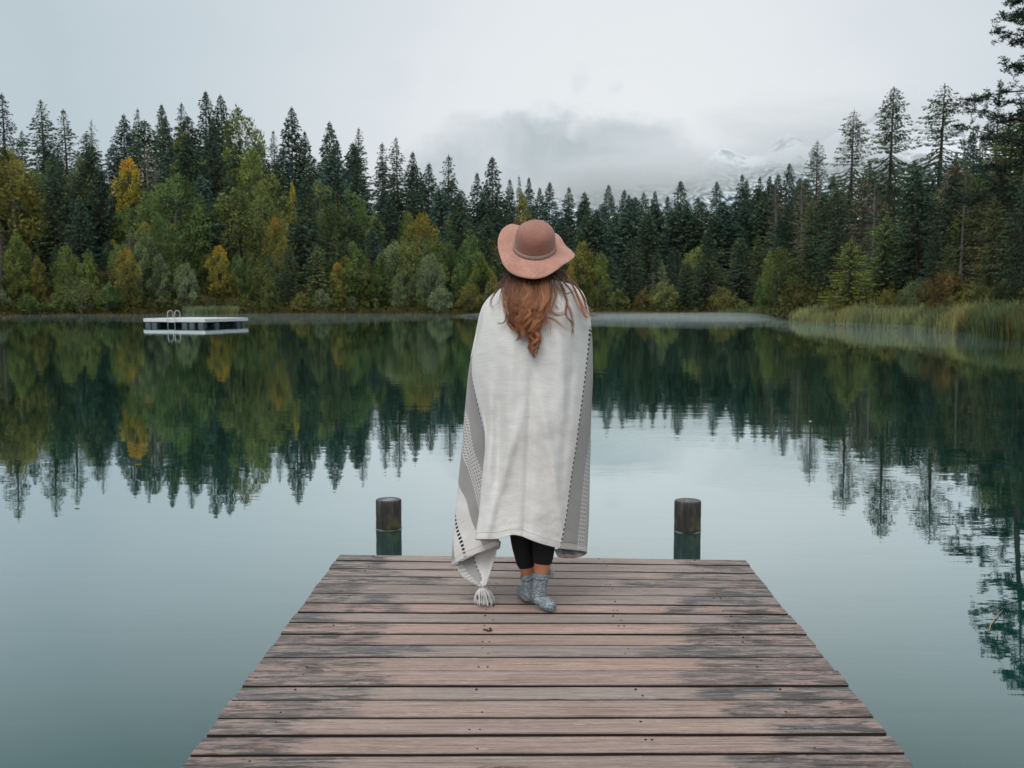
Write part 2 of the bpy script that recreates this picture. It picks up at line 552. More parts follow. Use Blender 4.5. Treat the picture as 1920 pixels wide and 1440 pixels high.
# ------------------------------------------------------------------ far mountain
def build_mountain():
    m, nt, out = mat('snowy_mountain')
    b = N(nt)
    geo = b.n('ShaderNodeNewGeometry')
    pos = geo.outputs['Position']
    z = b.n('ShaderNodeSeparateXYZ', ins={0: pos}).outputs[2]
    n1 = b.noise(b.mapping(pos, (.012, .012, .02)), 1.0, 8, .65, .5)
    n2 = b.noise(b.mapping(pos, (.06, .06, .10)), 1.0, 5, .7)
    rock = b.step(b.math('ADD', n1, b.math('MULTIPLY', b.math('SUBTRACT', n2, .5), .35)), .50, .60)
    c = b.mix(b.math('MULTIPLY', rock, .75), (.86, .88, .91), (.20, .215, .235))
    wood = b.math('SUBTRACT', 1.0, b.step(b.math('ADD', z, b.math('MULTIPLY', b.math('SUBTRACT', n1, .5), 160)), 275, 315))
    tcol = b.mix(b.step(n2, .44, .60), (.03, .062, .066), (.70, .75, .78))
    c = b.mix(wood, c, tcol)
    nt.links.new(b.bsdf(c, .9, None, .1), out.inputs[0])
    rp = [(-1400, 500), (-200, 430), (300, 380), (700, 385), (900, 395), (1000, 385), (1080, 368), (1200, 352), (1280, 335), (1340, 280), (1390, 296), (1420, 290), (1470, 253), (1520, 276), (1560, 250), (1640, 222), (1700, 238), (1780, 252), (1900, 275), (2300, 310), (2900, 400), (3600, 520)]
    xs = np.linspace(-1400, 3600, 440)
    prof = [(1500, 0.0), (1700, .22), (1900, .42), (2050, .55), (2200, .68), (2350, .82), (2450, .92), (2550, 1.0), (2620, .96), (2800, .7), (3200, .2), (3400, 0)]
    ys = [1500 + 40 * i for i in range(48)]
    vs, fs = [], []
    for px in xs:
        rpy = np.interp(px, [a for a, _ in rp], [c_ for _, c_ in rp])
        H = (560 - rpy) / 1920 * 2550
        for Y in ys:
            f = float(np.interp(Y, [a for a, _ in prof], [c_ for _, c_ in prof]))
            x = (px - 960) / 1920 * Y
            q = Vector((x * .0042, Y * .0042, 1.7))
            rn = 1 - abs(noise.fractal(q, .8, 2.1, 6)) * 2.2
            amp = 75 * min(1, f * 1.6) * (1 - .75 * f)
            vs.append((x, Y, H * f + amp * (rn - .55) + 10 * noise.noise(Vector((x * .02, Y * .02, 4))) * f))
    k = len(ys)
    for i in range(len(xs) - 1):
        for j in range(k - 1):
            fs.append((i * k + j, (i + 1) * k + j, (i + 1) * k + j + 1, i * k + j + 1))
    o = obj('mountain', (vs, fs), m, smooth=True)
    tag(o, 'snow covered mountain ridge half hidden in cloud beyond the forest', 'mountain', kind='structure')


build_mountain()

# ------------------------------------------------------------------ dock
L_Y = [1038, 1050.7, 1065.4, 1080, 1094.7, 1111.8, 1129.2, 1147.7, 1167.2, 1187.8, 1209.5, 1232.8, 1258.7, 1285.2, 1314.1, 1345.9, 1379.4, 1417.8]
R_Y = [1048.5, 1060.8, 1075.0, 1089.4, 1103.6, 1118.4, 1134.7, 1151.3, 1169.4, 1189.1, 1210.5, 1233, 1257.5, 1284.3, 1312.8, 1343.6, 1376.2, 1413]


def build_dock():
    lp = [on_plane(637 - .7425 * (y - 1040), y, DECK) for y in L_Y]
    rp = [on_plane(1395 + .824 * (y - 1048), y, DECK) for y in R_Y]
    dl = (lp[-1] - lp[0]) / (len(lp) - 1)
    dr = (rp[-1] - rp[0]) / (len(rp) - 1)
    d = (dl + dr) / 2
    while lp[-1].y > -9:
        k = (d.y * RND.uniform(.94, 1.06)) / d.y
        lp.append(lp[-1] + dl * (d.y / dl.y) * k); rp.append(rp[-1] + dr * (d.y / dr.y) * k)
    root = empty('dock', (0, 0, 0))
    tag(root, 'wooden plank dock with worn brown middle and grey weathered sides', 'dock')
    vs, fs, uvs, pid, acr = [], [], [], [], []
    NSEG = 28
    th, gap = .045, .0155
    for i in range(len(lp) - 1):
        a0, a1, b0, b1 = lp[i], lp[i + 1], rp[i], rp[i + 1]
        el, er = RND.uniform(-.005, .005), RND.uniform(-.005, .005)
        tilt = RND.uniform(-.0025, .0025)
        lift = RND.uniform(-.0015, .0015)
        tone = RND.random()
        voff = i * 3.17 + RND.random()
        seed = i * 7.3
        base = len(vs)
        ln = (b0 - a0).length
        g = gap * RND.uniform(.75, 1.35) / 2
        ch = .0022
        for s in range(NSEG + 1):
            t = s / NSEG
            tt = t * (1 + (el + er) / ln) - el / ln
            p0, p1 = a0.lerp(b0, tt), a1.lerp(b1, tt)
            w = (p1 - p0)
            wl = w.length
            w.normalize()
            j0 = g + .0022 * noise.noise(Vector((t * 9, seed, 0)))
            j1 = g + .0022 * noise.noise(Vector((t * 9, seed, 5)))
            zz = lift + .0016 * noise.noise(Vector((t * 3, seed, 9)))
            q0, q1 = p0 + w * j0, p1 - w * j1
            up = Vector((0, 0, 1))
            ring = [q0 + up * (-th), q0 + up * (-ch + zz + tilt), q0 + w * ch + up * (zz + tilt), (q0 + q1) / 2 + up * (zz + .0006), q1 - w * ch + up * (zz - tilt), q1 + up * (-ch + zz - tilt), q1 + up * (-th)]
            vs += ring
            um = (t - .5) * ln
            cw = wl
            uvs += [(um, voff + x) for x in (-.04, 0, .004, cw / 2, cw - .004, cw, cw + .04)]
            pid += [tone] * 7
            acr += [0, 0, .03, .5, .97, 1, 1]
        for s in range(NSEG):
            for k in range(6):
                fs.append((base + s * 7 + k, base + s * 7 + k + 1, base + s * 7 + 8 + k, base + s * 7 + 7 + k))
            fs.append((base + s * 7 + 6, base + s * 7, base + s * 7 + 7, base + s * 7 + 13))
        fs.append(tuple(base + k for k in range(6, -1, -1)))
        fs.append(tuple(base + NSEG * 7 + k for k in range(7)))
    me = new_mesh('decking', vs, fs)
    uvl = me.uv_layers.new(name='UVMap')
    for p in me.polygons:
        for li in p.loop_indices:
            uvl.data[li].uv = uvs[me.loops[li].vertex_index]
    at = me.attributes.new('plank', 'FLOAT', 'POINT')
    at.data.foreach_set('value', pid)
    at = me.attributes.new('across', 'FLOAT', 'POINT')
    at.data.foreach_set('value', acr)
    me.materials.append(M['planks'])
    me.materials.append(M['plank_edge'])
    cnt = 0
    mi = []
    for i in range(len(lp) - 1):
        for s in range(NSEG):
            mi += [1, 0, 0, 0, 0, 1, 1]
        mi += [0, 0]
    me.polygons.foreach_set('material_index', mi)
    link('decking', me, None, root)
    # stringers and piles below
    far_l, far_r, near_l, near_r = lp[0], rp[0], lp[-1], rp[-1]
    for t in (.05, .34, .66, .95):
        g_ = Geo()
        a, c = far_l.lerp(far_r, t), near_l.lerp(near_r, t)
        mid = (a + c) / 2
        dv = c - a
        g_.box((mid.x, mid.y - .05, DECK - .047 - .07), .08, dv.length - .12, .14, math.atan2(dv.y, dv.x) - math.pi / 2, .006)
        obj('beam', g_.tup(), M['beam'], root)
    for s, (pl, pr) in enumerate(((.12, .88),) * 3):
        for t in (pl, pr):
            c = far_l.lerp(far_r, t).lerp(near_l.lerp(near_r, t), (.06, .42, .8)[s])
            g_ = Geo()
            g_.tube([(c.x, c.y, -2.2), (c.x, c.y, DECK - .19)], .07, 12)
            obj('pile', g_.tup(), M['beam'], root)
    # screws: pairs along the lines where the planks cross the stringers
    scr = Geo()
    for i in range(0, 24):
        for t, n in ((.385, 1), (.40, 1), (.645, 1), (.655, 1), (.87, 1), (.88, 1), (.09, 1)):
            if RND.random() < .25: continue
            p = lp[i].lerp(rp[i], t + RND.uniform(-.006, .006)).lerp(lp[i + 1].lerp(rp[i + 1], t), RND.choice((.28, .72)))
            scr.tube([(p.x, p.y, DECK - .01), (p.x, p.y, DECK + .0022)], .0042, 7)
    tag(obj('screw', scr.tup(), M['raft_frame'], root), kind='stuff')
    return root


build_dock()

# a dark leaf scrap lying on the planks
lf = Geo()
c0 = on_plane(915, 1183, DECK)
for k in range(7):
    a = RND.uniform(0, 6.28)
    l, w = RND.uniform(.012, .024), RND.uniform(.006, .012)
    dx, dy = math.cos(a), math.sin(a)
    bx, by = c0.x + RND.uniform(-.01, .01), c0.y + RND.uniform(-.006, .006)
    lf.add([(bx, by, DECK + .004), (bx + dx * l / 2 - dy * w, by + dy * l / 2 + dx * w, DECK + .006 + .004 * RND.random()), (bx + dx * l, by + dy * l, DECK + .004 + .008 * RND.random()), (bx + dx * l / 2 + dy * w, by + dy * l / 2 - dx * w, DECK + .0045)], [(0, 1, 2, 3)])
tag(obj('fallen_leaf', lf.tup(), simple_mat('dead_leaf', (.025, .016, .011), .8, .3, 90)), 'small dark crumpled leaf lying on the dock behind the woman', 'leaf')


# ------------------------------------------------------------------ mooring posts
def build_post(px0, px1, py_top, py_w, label, seed):
    b = on_plane((px0 + px1) / 2, py_w, 0)
    r = (px1 - px0) / 2 / 1920 * b.y
    top = P((px0 + px1) / 2, py_top, b.y).z
    root = empty('mooring_post', (b.x, b.y + r, 0))
    tag(root, label, 'post', 'mooring posts beyond the dock end')
    nS = 40
    prof = [(-1.6, 1.03), (-.3, 1.02), (0, 1.0), (.03, 1.005), (.07, .99), (.12, 1.0), (.17, .995), (top - .012, .99), (top - .004, .965), (top, .93)]
    vs, fs = [], []
    for z, k in prof:
        for j in range(nS):
            a = 2 * math.pi * j / nS
            q = 1 + .055 * noise.noise(Vector((math.cos(a) * 1.9, math.sin(a) * 1.6, z * 2 + seed))) - .02 * max(0, noise.noise(Vector((a * 3, seed, 2)))) * (z < top - .02)
            vs.append((r * k * q * math.cos(a), r * k * q * math.sin(a), z))
    for i in range(len(prof) - 1):
        for j in range(nS):
            j2 = (j + 1) % nS
            fs.append((i * nS + j, i * nS + j2, (i + 1) * nS + j2, (i + 1) * nS + j))
    obj('shaft', (vs, fs), M['post'], root, smooth=True)
    # sawn top with growth rings and a wet puddle
    vs = [(0, 0, top + .0005)]
    fs = []
    rings = 6
    for i in range(1, rings + 1):
        for j in range(nS):
            a = 2 * math.pi * j / nS
            rr = r * .93 * i / rings
            vs.append((rr * math.cos(a), rr * math.sin(a), top + .0005 + .002 * noise.noise(Vector((rr * 60 * math.cos(a), rr * 60 * math.sin(a), seed))) * (i < rings)))
    for j in range(nS):
        fs.append((0, 1 + j, 1 + (j + 1) % nS))
    for i in range(rings - 1):
        for j in range(nS):
            j2 = (j + 1) % nS
            fs.append((1 + i * nS + j, 1 + (i + 1) * nS + j, 1 + (i + 1) * nS + j2, 1 + i * nS + j2))
    m, nt, out = mat('post_top')
    nb = N(nt)
    tc = nb.n('ShaderNodeTexCoord').outputs['Object']
    dd = nb.n('ShaderNodeVectorMath', operation='LENGTH', ins={0: nb.mapping(tc, (1, 1, 0))}).outputs['Value']
    ringc = nb.math('SINE', nb.math('ADD', nb.math('MULTIPLY', dd, 700), nb.math('MULTIPLY', nb.noise(tc, 20, 3), 5)))
    c = nb.mix(nb.math('MULTIPLY_ADD', ringc, .3, .5), (.075, .07, .065), (.15, .14, .13))
    wetm = nb.math('MULTIPLY', nb.step(nb.noise(nb.mapping(tc, (14, 14, 1), (seed, 0, 0)), 1.0, 3, .5), .50, .54), nb.math('SUBTRACT', 1.0, nb.step(dd, r * .5, r * .62)))
    rough = nb.math('SUBTRACT', .6, nb.math('MULTIPLY', wetm, .56))
    nt.links.new(nb.bsdf(c, rough, None, nb.math('MULTIPLY_ADD', wetm, .9, .3)), out.inputs[0])
    obj('sawn_top', (vs, fs), m, root, smooth=True)
    wl = Geo()
    n2 = 48
    vs = []
    fs = []
    for j in range(n2):
        a = 2 * math.pi * j / n2
        for rr, z in ((r * .97, .007), (r * 1.022 + .002 * math.sin(a * 5 + seed), .0015)):
            vs.append((rr * math.cos(a), rr * math.sin(a), z))
    for j in range(n2):
        j2 = (j + 1) % n2
        fs.append((2 * j, 2 * j + 1, 2 * j2 + 1, 2 * j2))
    obj('waterline_ring', (vs, fs), simple_mat('froth', (.17, .16, .14), .35, .3, 40, .5), root, smooth=True)


build_post(701, 751, 941, 996, 'round wooden mooring post in the water left of the woman, with wet top', 1.3)
build_post(1268, 1319, 943, 1001, 'round wooden mooring post in the water right of the woman, mossy side', 5.9)


# ------------------------------------------------------------------ swimming raft
def build_raft():
    phi = rad(20)
    c = Vector(((385 - 960) / 1920 * 62, 62, 0))
    ea = Vector((-math.cos(phi), math.sin(phi), 0))
    eb = Vector((math.sin(phi), math.cos(phi), 0))
    la, lb = 4.5, 4.43
    mid = c + ea * la / 2 + eb * lb / 2
    root = empty('swimming_raft', mid, -phi)
    tag(root, 'white square swimming raft on floats with a steel bathing ladder', 'raft')
    zt = .45
    g = Geo(); g.box((0, 0, zt - .03), la, lb, .06, 0, .01)
    for k in range(30):
        g.box((-la / 2 + (k + .5) * la / 30, 0, zt + .008), la / 30 - .02, lb - .03, .016)
    obj('deck', g.tup(), M['white_paint'], root)
    g = Geo()
    for s in (-1, 1):
        g.box((0, s * (lb / 2 + .012), zt - .095), la + .048, .024, .20, 0, .004)
        g.box((s * (la / 2 + .012), 0, zt - .095), .024, lb - .002, .20, 0, .004)
    obj('fascia', g.tup(), M['white_paint'], root)
    g = Geo()
    for t in (-.32, 0, .32):
        g.box((0, t * lb, .245), la - .3, .12, .08)
    g.box((0, .2, .13), la - .7, lb - .9, .2)
    obj('frame', g.tup(), M['raft_frame'], root)
    proto = None
    spots = [(t, -.5) for t in (-.455, -.345, .17, .29, .44)] + [(.5, t) for t in (-.22, .30, .43)] + [(-.5, t) for t in (-.2, .2, .43)] + [(t, .5) for t in (-.3, 0, .3)]
    for (p, q) in spots:
        if proto is None:
            g = Geo()
            g.box((0, 0, .04), .40, .40, .40, 0, .05)
            for zz in (.02, .12):
                g.box((0, 0, zz), .415, .415, .03, 0, .008)
            proto = obj('float', g.tup(), M['float'], root)
            f = proto
        else:
            f = proto.copy(); COL.objects.link(f); f.parent = root
        f.location = (p * la * .97 - math.copysign(.2, p) * (abs(p) == .5) * .7, q * lb * .97 - math.copysign(.2, q) * (abs(q) == .5) * .7, 0)
    lad = Geo()
    x0 = -.5 * la + la * (1 - (385 - 325) / (385 - 271)) * 1.0
    yl = -lb / 2 - .06
    stp = Geo()
    for s in (-1, 1):
        x = x0 + s * .26
        pts = [(x, yl - .05, -.8), (x, yl - .05, .3), (x, yl - .05, .75)]
        for k in range(1, 8):
            a = math.pi * k / 8
            pts.append((x, yl + .20 - .25 * math.cos(a), .75 + .22 * math.sin(a)))
        pts += [(x, yl + .45, .75), (x, yl + .45, zt + .02)]
        g = Geo(); g.tube(pts, .017, 10)
        obj('ladder_rail', g.tup(), M['steel'], root, smooth=True)
    for z in (-.35, -.08, .24):
        g = Geo(); g.box((x0, yl - .05, z), .5, .07, .03, 0, .006)
        obj('ladder_step', g.tup(), M['steel'], root)


build_raft()


# ------------------------------------------------------------------ foliage builders
class Leaves:
    def __init__(self):
        self.C, self.D, self.L, self.W, self.T, self.U = [], [], [], [], [], []

    def add(self, c, d, l, w, tone, turn=0.0):
        self.C.append(c); self.D.append(d); self.L.append(l); self.W.append(w); self.T.append(tone); self.U.append(turn)

    def mesh(self, name, rng, mt):
        C = np.array(self.C, float); D = np.array(self.D, float)
        L = np.array(self.L)[:, None]; W = np.array(self.W)[:, None]
        D /= np.linalg.norm(D, axis=1)[:, None] + 1e-9
        R = rng.normal(size=C.shape)
        R[:, 2] *= .6
        S = np.cross(D, R)
        S /= np.linalg.norm(S, axis=1)[:, None] + 1e-9
        V = np.empty((len(C), 4, 3))
        V[:, 0] = C
        V[:, 1] = C + D * L * .45 + S * W * .5
        V[:, 2] = C + D * L
        V[:, 3] = C + D * L * .55 - S * W * .5
        n = len(C)
        me = bpy.data.meshes.new(name)
        me.vertices.add(n * 4); me.loops.add(n * 4); me.polygons.add(n)
        me.vertices.foreach_set('co', V.reshape(-1))
        me.loops.foreach_set('vertex_index', np.arange(n * 4, dtype=np.int32))
        me.polygons.foreach_set('loop_start', np.arange(0, n * 4, 4, dtype=np.int32))
        me.polygons.foreach_set('loop_total', np.full(n, 4, dtype=np.int32))
        for nm, arr in (('tone', self.T), ('turn', self.U)):
            a = me.attributes.new(nm, 'FLOAT', 'FACE')
            a.data.foreach_set('value', np.clip(np.array(arr, dtype=np.float32), 0, 1))
        me.update(calc_edges=True)
        me.materials.append(mt)
        return me


def spruce(seed, H=20.0, R=3.0, z0=.08, fill=1.0, ragged=.3, droop=.25, step=.42, card=1.0, bare_side=0.0, low_bare=0.0, pw=.8, cap=4.0):
    """a conifer: straight trunk with whorls of drooping, needle-hung branches"""
    r = random.Random(seed)
    lv = Leaves()
    tr = Geo()
    bend = [(r.uniform(-.12, .12), r.uniform(-.12, .12)) for _ in range(4)]
    def axis(z):
        t = z / H
        return (bend[0][0] * math.sin(t * 3) * 1.5 + bend[1][0] * t, bend[0][1] * math.sin(t * 3) * 1.5 + bend[1][1] * t)
    zs = [H * k / 12 for k in range(13)]
    tr.tube([(*axis(z), z) for z in zs], [max(.018, .017 * H * (1 - z / H) ** .85 + .012) for z in zs], 7)
    z = z0 * H
    prune = [r.uniform(0, 6.28) for _ in range(3)]
    lump = [r.uniform(.62, 1.12) for _ in range(24)]
    while z < H - .12:
        t = (H - z) / (H * (1 - z0))
        sp = step * (.45 + .55 * min(1, t * 3)) * r.uniform(.8, 1.2)
        nb = r.randint(4, 6) if t < .12 else r.randint(5, 8)
        a0 = r.uniform(0, 6.28)
        if low_bare and z < low_bare * H and r.random() < .7:
            z += sp; continue
        for k in range(nb):
            a = a0 + 2 * math.pi * k / nb + r.uniform(-.35, .35)
            Lb = min(cap, R * t ** pw) * r.uniform(1 - ragged * 1.4, 1 + ragged * .55) * lump[int((a % 6.283) / 6.283 * 5) + 5 * (int(z / H * 7) % 4)] + .06
            if t > .93: Lb *= .8
            if bare_side and math.cos(a - prune[0]) > .4 and r.random() < bare_side: Lb *= .35
            el = .45 * (1 - t * 2.4) if t < .4 else -droop * r.uniform(.5, 1.3)
            ax, ay = axis(z)
            ca, sa = math.cos(a), math.sin(a)
            tone_b = r.gauss(.45, .2)
            dead = r.random() < .05
            n = max(2, int(Lb / (.27 * card)))
            pts = []
            for i in range(n + 1):
                q = i / n
                rr = Lb * q
                zz = z + rr * math.tan(el) * (1 - .25 * q) + .10 * Lb * q * q * (1 if t > .3 else .5)
                pts.append((ax + ca * rr, ay + sa * rr, zz))
            if Lb > .6:
                tr.tube([pts[0], pts[n // 2], pts[-1]], [.012 + .012 * Lb, .010 + .005 * Lb, .006], 3, False)
            for i in range(n + 1):
                q = i / n
                if q < .12 and Lb > .8: continue
                for s in (-1, 1):
                    if r.random() > fill * (.55 + .45 * q): continue
                    sw = r.uniform(.35, 1.0) * s * (1 - .5 * q)
                    da = a + sw
                    dz = r.uniform(-.75, .12) - droop * .5
                    l = card * r.uniform(.32, .62) * (.40 + .60 * min(1, Lb))
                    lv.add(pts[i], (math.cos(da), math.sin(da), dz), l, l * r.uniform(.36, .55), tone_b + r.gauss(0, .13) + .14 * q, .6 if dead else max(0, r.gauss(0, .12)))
        z += sp
    ax, ay = axis(H)
    for k in range(14):
        a = r.uniform(0, 6.28)
        lv.add((ax, ay, H - .5 + .045 * k), (math.cos(a) * .5, math.sin(a) * .5, .9), .35 * (1 - k / 22), .09, .5)
    return tr, lv


def broadleaf(seed, H=12.0, R=3.6, leaves=5200, base=.06, card=.33, shape=.45, turn_top=0.0, airy=.35):
    """a leafy tree: trunk dividing into limbs, a crown of many small leaf clumps round the limb ends"""
    r = random.Random(seed)
    lv = Leaves()
    tr = Geo()
    lean = (r.uniform(-.5, .5), r.uniform(-.5, .5))
    fork = H * r.uniform(.22, .34)
    def ax(z):
        t = z / H
        return Vector((lean[0] * t * t + .12 * math.sin(z * .7 + seed), lean[1] * t * t + .12 * math.cos(z * .9 + seed), z))
    zs = [H * .9 * k / 8 for k in range(9)]
    tr.tube([ax(z) for z in zs], [max(.02, .019 * H * (1 - z / H) ** .9) for z in zs], 7)
    def rad_at(t):
        # egg outline, widest at 'shape'
        if t < shape: return math.sin(.5 * math.pi * (.35 + .65 * t / shape))
        return math.cos(.5 * math.pi * ((t - shape) / (1 - shape)) ** 1.25 * .96)
    clumps = []
    nC = 62
    for k in range(nC):
        t = base + (1 - base) * ((k + r.random()) / nC) ** .9
        a = k * 2.399 + r.uniform(-.5, .5)
        rr = R * rad_at(t) * r.uniform(.25, 1.08) ** .6
        c = ax(H * t) + Vector((math.cos(a) * rr, math.sin(a) * rr, r.uniform(-.3, .3)))
        cr = R * r.uniform(.14, .31) * (.6 + .6 * rad_at(t))
        clumps.append((c, cr, t, r.gauss(.47, .27), a))
        z1 = max(fork * .5, H * t - rr * r.uniform(.5, 1.0))
        z1 = min(z1, H * .88)
        p0 = ax(z1)
        mid = p0.lerp(c, .5) + Vector((0, 0, -.12 * rr))
        tr.tube([p0, mid, c], [.012 + .010 * rr * H / 12, .010 + .006 * rr, .008], 4, False)
    tot = sum(c[1] ** 2 for c in clumps)
    for c, cr, t, tone, a in clumps:
        n = int(leaves * cr ** 2 / tot)
        for _ in range(n):
            d = Vector((r.gauss(0, 1), r.gauss(0, 1), r.gauss(0, 1)))
            d.normalize()
            q = cr * r.random() ** airy
            sh = 1 - .45 * max(0, d.z)
            p = c + Vector((d.x * q * 1.0 * sh, d.y * q * 1.0 * sh, d.z * q * (1.45 if d.z > 0 else .8)))
            dd = (d.x + r.gauss(0, .5), d.y + r.gauss(0, .5), d.z * .6 + .7 + r.gauss(0, .4))
            l = card * r.uniform(.6, 1.35)
            tn = 0.0
            if turn_top:
                tn = max(0, min(1, (t - (1 - turn_top)) / turn_top * 1.5 + r.gauss(0, .2)))
            tn = max(tn, .8 if r.random() < .04 else 0)
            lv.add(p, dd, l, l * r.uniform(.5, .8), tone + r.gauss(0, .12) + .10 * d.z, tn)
    return tr, lv


def pine(seed, H=20.0, R=4.0, z0=.35, card=.20, tufts=420, dens=16):
    """a pine: bare lower trunk, crooked limbs ending in needle tufts"""
    r = random.Random(seed)
    lv = Leaves()
    tr = Geo()
    zs = [H * k / 10 for k in range(11)]
    def ax(z): return Vector((.25 * math.sin(z * .35 + seed), .25 * math.cos(z * .3), z))
    tr.tube([ax(z) for z in zs], [max(.03, .014 * H * (1 - z / H) ** .8) for z in zs], 9)
    nb = 46
    for k in range(nb):
        t = (k + r.random()) / nb
        z = H * (z0 + (1 - z0) * t) - .2
        a = k * 2.399 + r.uniform(-.6, .6)
        Lb = R * (1.05 - t) ** .55 * r.uniform(.55, 1.1)
        ca, sa = math.cos(a), math.sin(a)
        p = ax(z)
        pts = [p.copy()]
        d = Vector((ca, sa, r.uniform(-.15, .35)))
        n = 7
        for i in range(n):
            d = (d + Vector((r.gauss(0, .16), r.gauss(0, .16), r.gauss(0, .12)))).normalized()
            p = p + d * Lb / n
            pts.append(p.copy())
        tr.tube(pts, [.05 * (1 - i / (n + 1)) * (Lb / 3) + .008 for i in range(n + 1)], 4, False)
        for i in range(2, n + 1):
            for j in range(max(1, int(tufts / nb / n * 1.6))):
                b0 = pts[i]
                e = Vector((d.x * .6 + r.gauss(0, .55), d.y * .6 + r.gauss(0, .55), r.gauss(.05, .35))).normalized() * r.uniform(.15, .75)
                c = b0 + e
                tr.tube([b0, c], [.010, .005], 3, False)
                tone = r.gauss(.45, .18)
                for m in range(dens):
                    q = Vector((r.gauss(0, 1), r.gauss(0, 1), r.gauss(.25, .8)))
                    lv.add(c + e * r.uniform(-.35, .25), q, card * r.uniform(.6, 1.3), card * .26, tone + r.gauss(0, .1), .3 if r.random() < .05 else 0)
    return tr, lv


PROTO = {}


def proto(kind, key, builder, bark, leafm, H):
    tr, lv = builder
    rng = np.random.default_rng(len(PROTO) + 11)
    tm = new_mesh(kind + '_trunk', *tr.tup(), smooth=True)
    tm.materials.append(M[bark])
    PROTO[key] = (kind, tm, lv.mesh(kind + '_crown', rng, M[leafm]), H)


for i in range(5):
    proto('spruce_tree', f'S{i}', spruce(100 + i, 20, (6.0, 6.8, 5.2, 7.4, 6.2)[i], .03, .97, (.26, .32, .3, .36, .24)[i], (.28, .36, .2, .38, .3)[i], .36, 1.25, pw=(.92, .85, .95, .88, .9)[i], cap=(3.4, 3.8, 2.9, 4.2, 3.5)[i]), 'bark', 'needles', 20)
for i in range(3):     # broken, one sided, leaning
    proto('spruce_tree', f'Q{i}', spruce(120 + i, 20, (6.4, 5.6, 6.0)[i], (.06, .03, .1)[i], (.8, .9, .7)[i], (.5, .42, .55)[i], (.4, .25, .35)[i], .42, 1.15, (.6, .4, .5)[i], (.15, 0, .3)[i], pw=(.8, .95, .7)[i], cap=(3.2, 3.6, 2.8)[i]), 'bark', 'needles', 20)
for i in range(3):     # slim, ragged old tops
    proto('spruce_tree', f'T{i}', spruce(140 + i, 20, (5.0, 5.4, 4.4)[i], .06, .9, .48, .42, .44, 1.0, .3, pw=.8, cap=(2.7, 3.0, 2.4)[i]), 'bark', 'needles', 20)
for i in range(2):     # nearer, larger in the picture: finer
    proto('spruce_tree', f'N{i}', spruce(160 + i, 20, (8.0, 7.0)[i], .03, .95, .36, .36, .36, .72, pw=.85, cap=(4.8, 4.2)[i]), 'bark', 'needles', 20)
proto('spruce_tree', 'V0', spruce(170, 20, 6.4, .12, .92, .40, .62, .30, .80, .12, pw=.74, cap=4.4), 'bark', 'needles', 20)
proto('spruce_tree', 'V1', spruce(171, 20, 6.6, .12, .78, .42, .55, .38, .80, .2, pw=.8, cap=4.2), 'bark', 'needles', 20)
for i in range(2):     # dying, grey, thin
    proto('bare_tree', f'D{i}', spruce(180 + i, 18, (4.6, 4.0)[i], .05, .5, .5, .5, .40, .8, .3, pw=.8, cap=2.8), 'pale_bark', 'needles', 18)
for i in range(6):
    proto('broadleaf_tree', f'B{i}', broadleaf(200 + i, 12, (3.4, 3.9, 3.0, 3.6, 2.7, 4.3)[i], 5600, (.05, .08, .04, .1, .05, .1)[i], .33, (.42, .5, .35, .48, .38, .55)[i]), ('bark', 'pale_bark')[i % 2], 'leaves', 12)
proto('broadleaf_tree', 'BT', broadleaf(220, 12, 3.6, 6800, .05, .30, .46, .34), 'bark', 'leaves', 12)
proto('broadleaf_tree', 'BY', broadleaf(221, 12, 3.4, 6200, .04, .30, .34, .22), 'bark', 'leaves', 12)
for i in range(3):
    proto('shrub', f'H{i}', broadleaf(240 + i, 4, (2.0, 2.4, 1.7)[i], 2300, .02, .22, (.4, .5, .35)[i], airy=.5), 'pale_bark', 'leaves', 4)
proto('shrub', 'HN', broadleaf(250, 4, 2.3, 5200, .02, .13, .45, airy=.5), 'bark', 'leaves', 4)
proto('pine_tree', 'P0', pine(301, 20, 4.6, .2, .24, 1100, 18), 'bark', 'needles', 20)

TREES = []
DARK = (.042, .067, .058); DARK2 = (.053, .079, .055); BLUE = (.053, .088, .084); MOSS = (.096, .118, .060)
OLIVE = (.142, .160, .068); GREEN = (.110, .160, .070); SAGE = (.170, .200, .128); GOLD = (.31, .255, .058); YELLOW = (.34, .285, .060)
LIME = (.172, .205, .074); RUST = (.145, .100, .048); GREY = (.130, .112, .092); OCHRE = (.195, .180, .066)
TINT = {DARK: 'dark green', DARK2: 'deep green', BLUE: 'bluish dark', MOSS: 'mossy green', OLIVE: 'olive', GREEN: 'fresh green', SAGE: 'pale sage', GOLD: 'golden', YELLOW: 'bright yellow', LIME: 'lime green', RUST: 'rusty red', GREY: 'grey', OCHRE: 'ochre'}
FILL = False
SKIP = {93, 110, 135, 136, 157, 158, 159, 168, 185, 186, 193, 209, 218, 244, 261, 267, 270, 271, 276, 287, 289, 291, 296, 325, 326, 343, 350, 352, 353, 374, 376, 377, 379, 413, 442, 447, 455, 457, 459, 462, 463, 464, 467, 468, 469, 472, 473, 475, 476, 477, 508, 509, 518, 519, 527, 528, 529, 537, 538, 86, 100, 210, 219, 227, 234, 263, 293, 300, 301, 313, 317, 318, 319, 321, 345, 346, 347, 348, 349, 369, 370, 373, 375, 381, 387, 390, 402, 420, 421, 426, 458, 460, 461, 470, 471, 474, 478, 535, 536}   # trees that would stand hidden behind others


# things the photograph shows unobstructed: fillers standing in front of them stay low
CLEAR = [(250, 55, 146, 395), (412, 50, 116, 572), (455, 70, 128, 480), (553, 24, 145, 415), (792, 55, 122, 520), (1092, 50, 119, 575), (705, 38, 116, 580), (577, 40, 128, 460), (197, 40, 128, 450)]


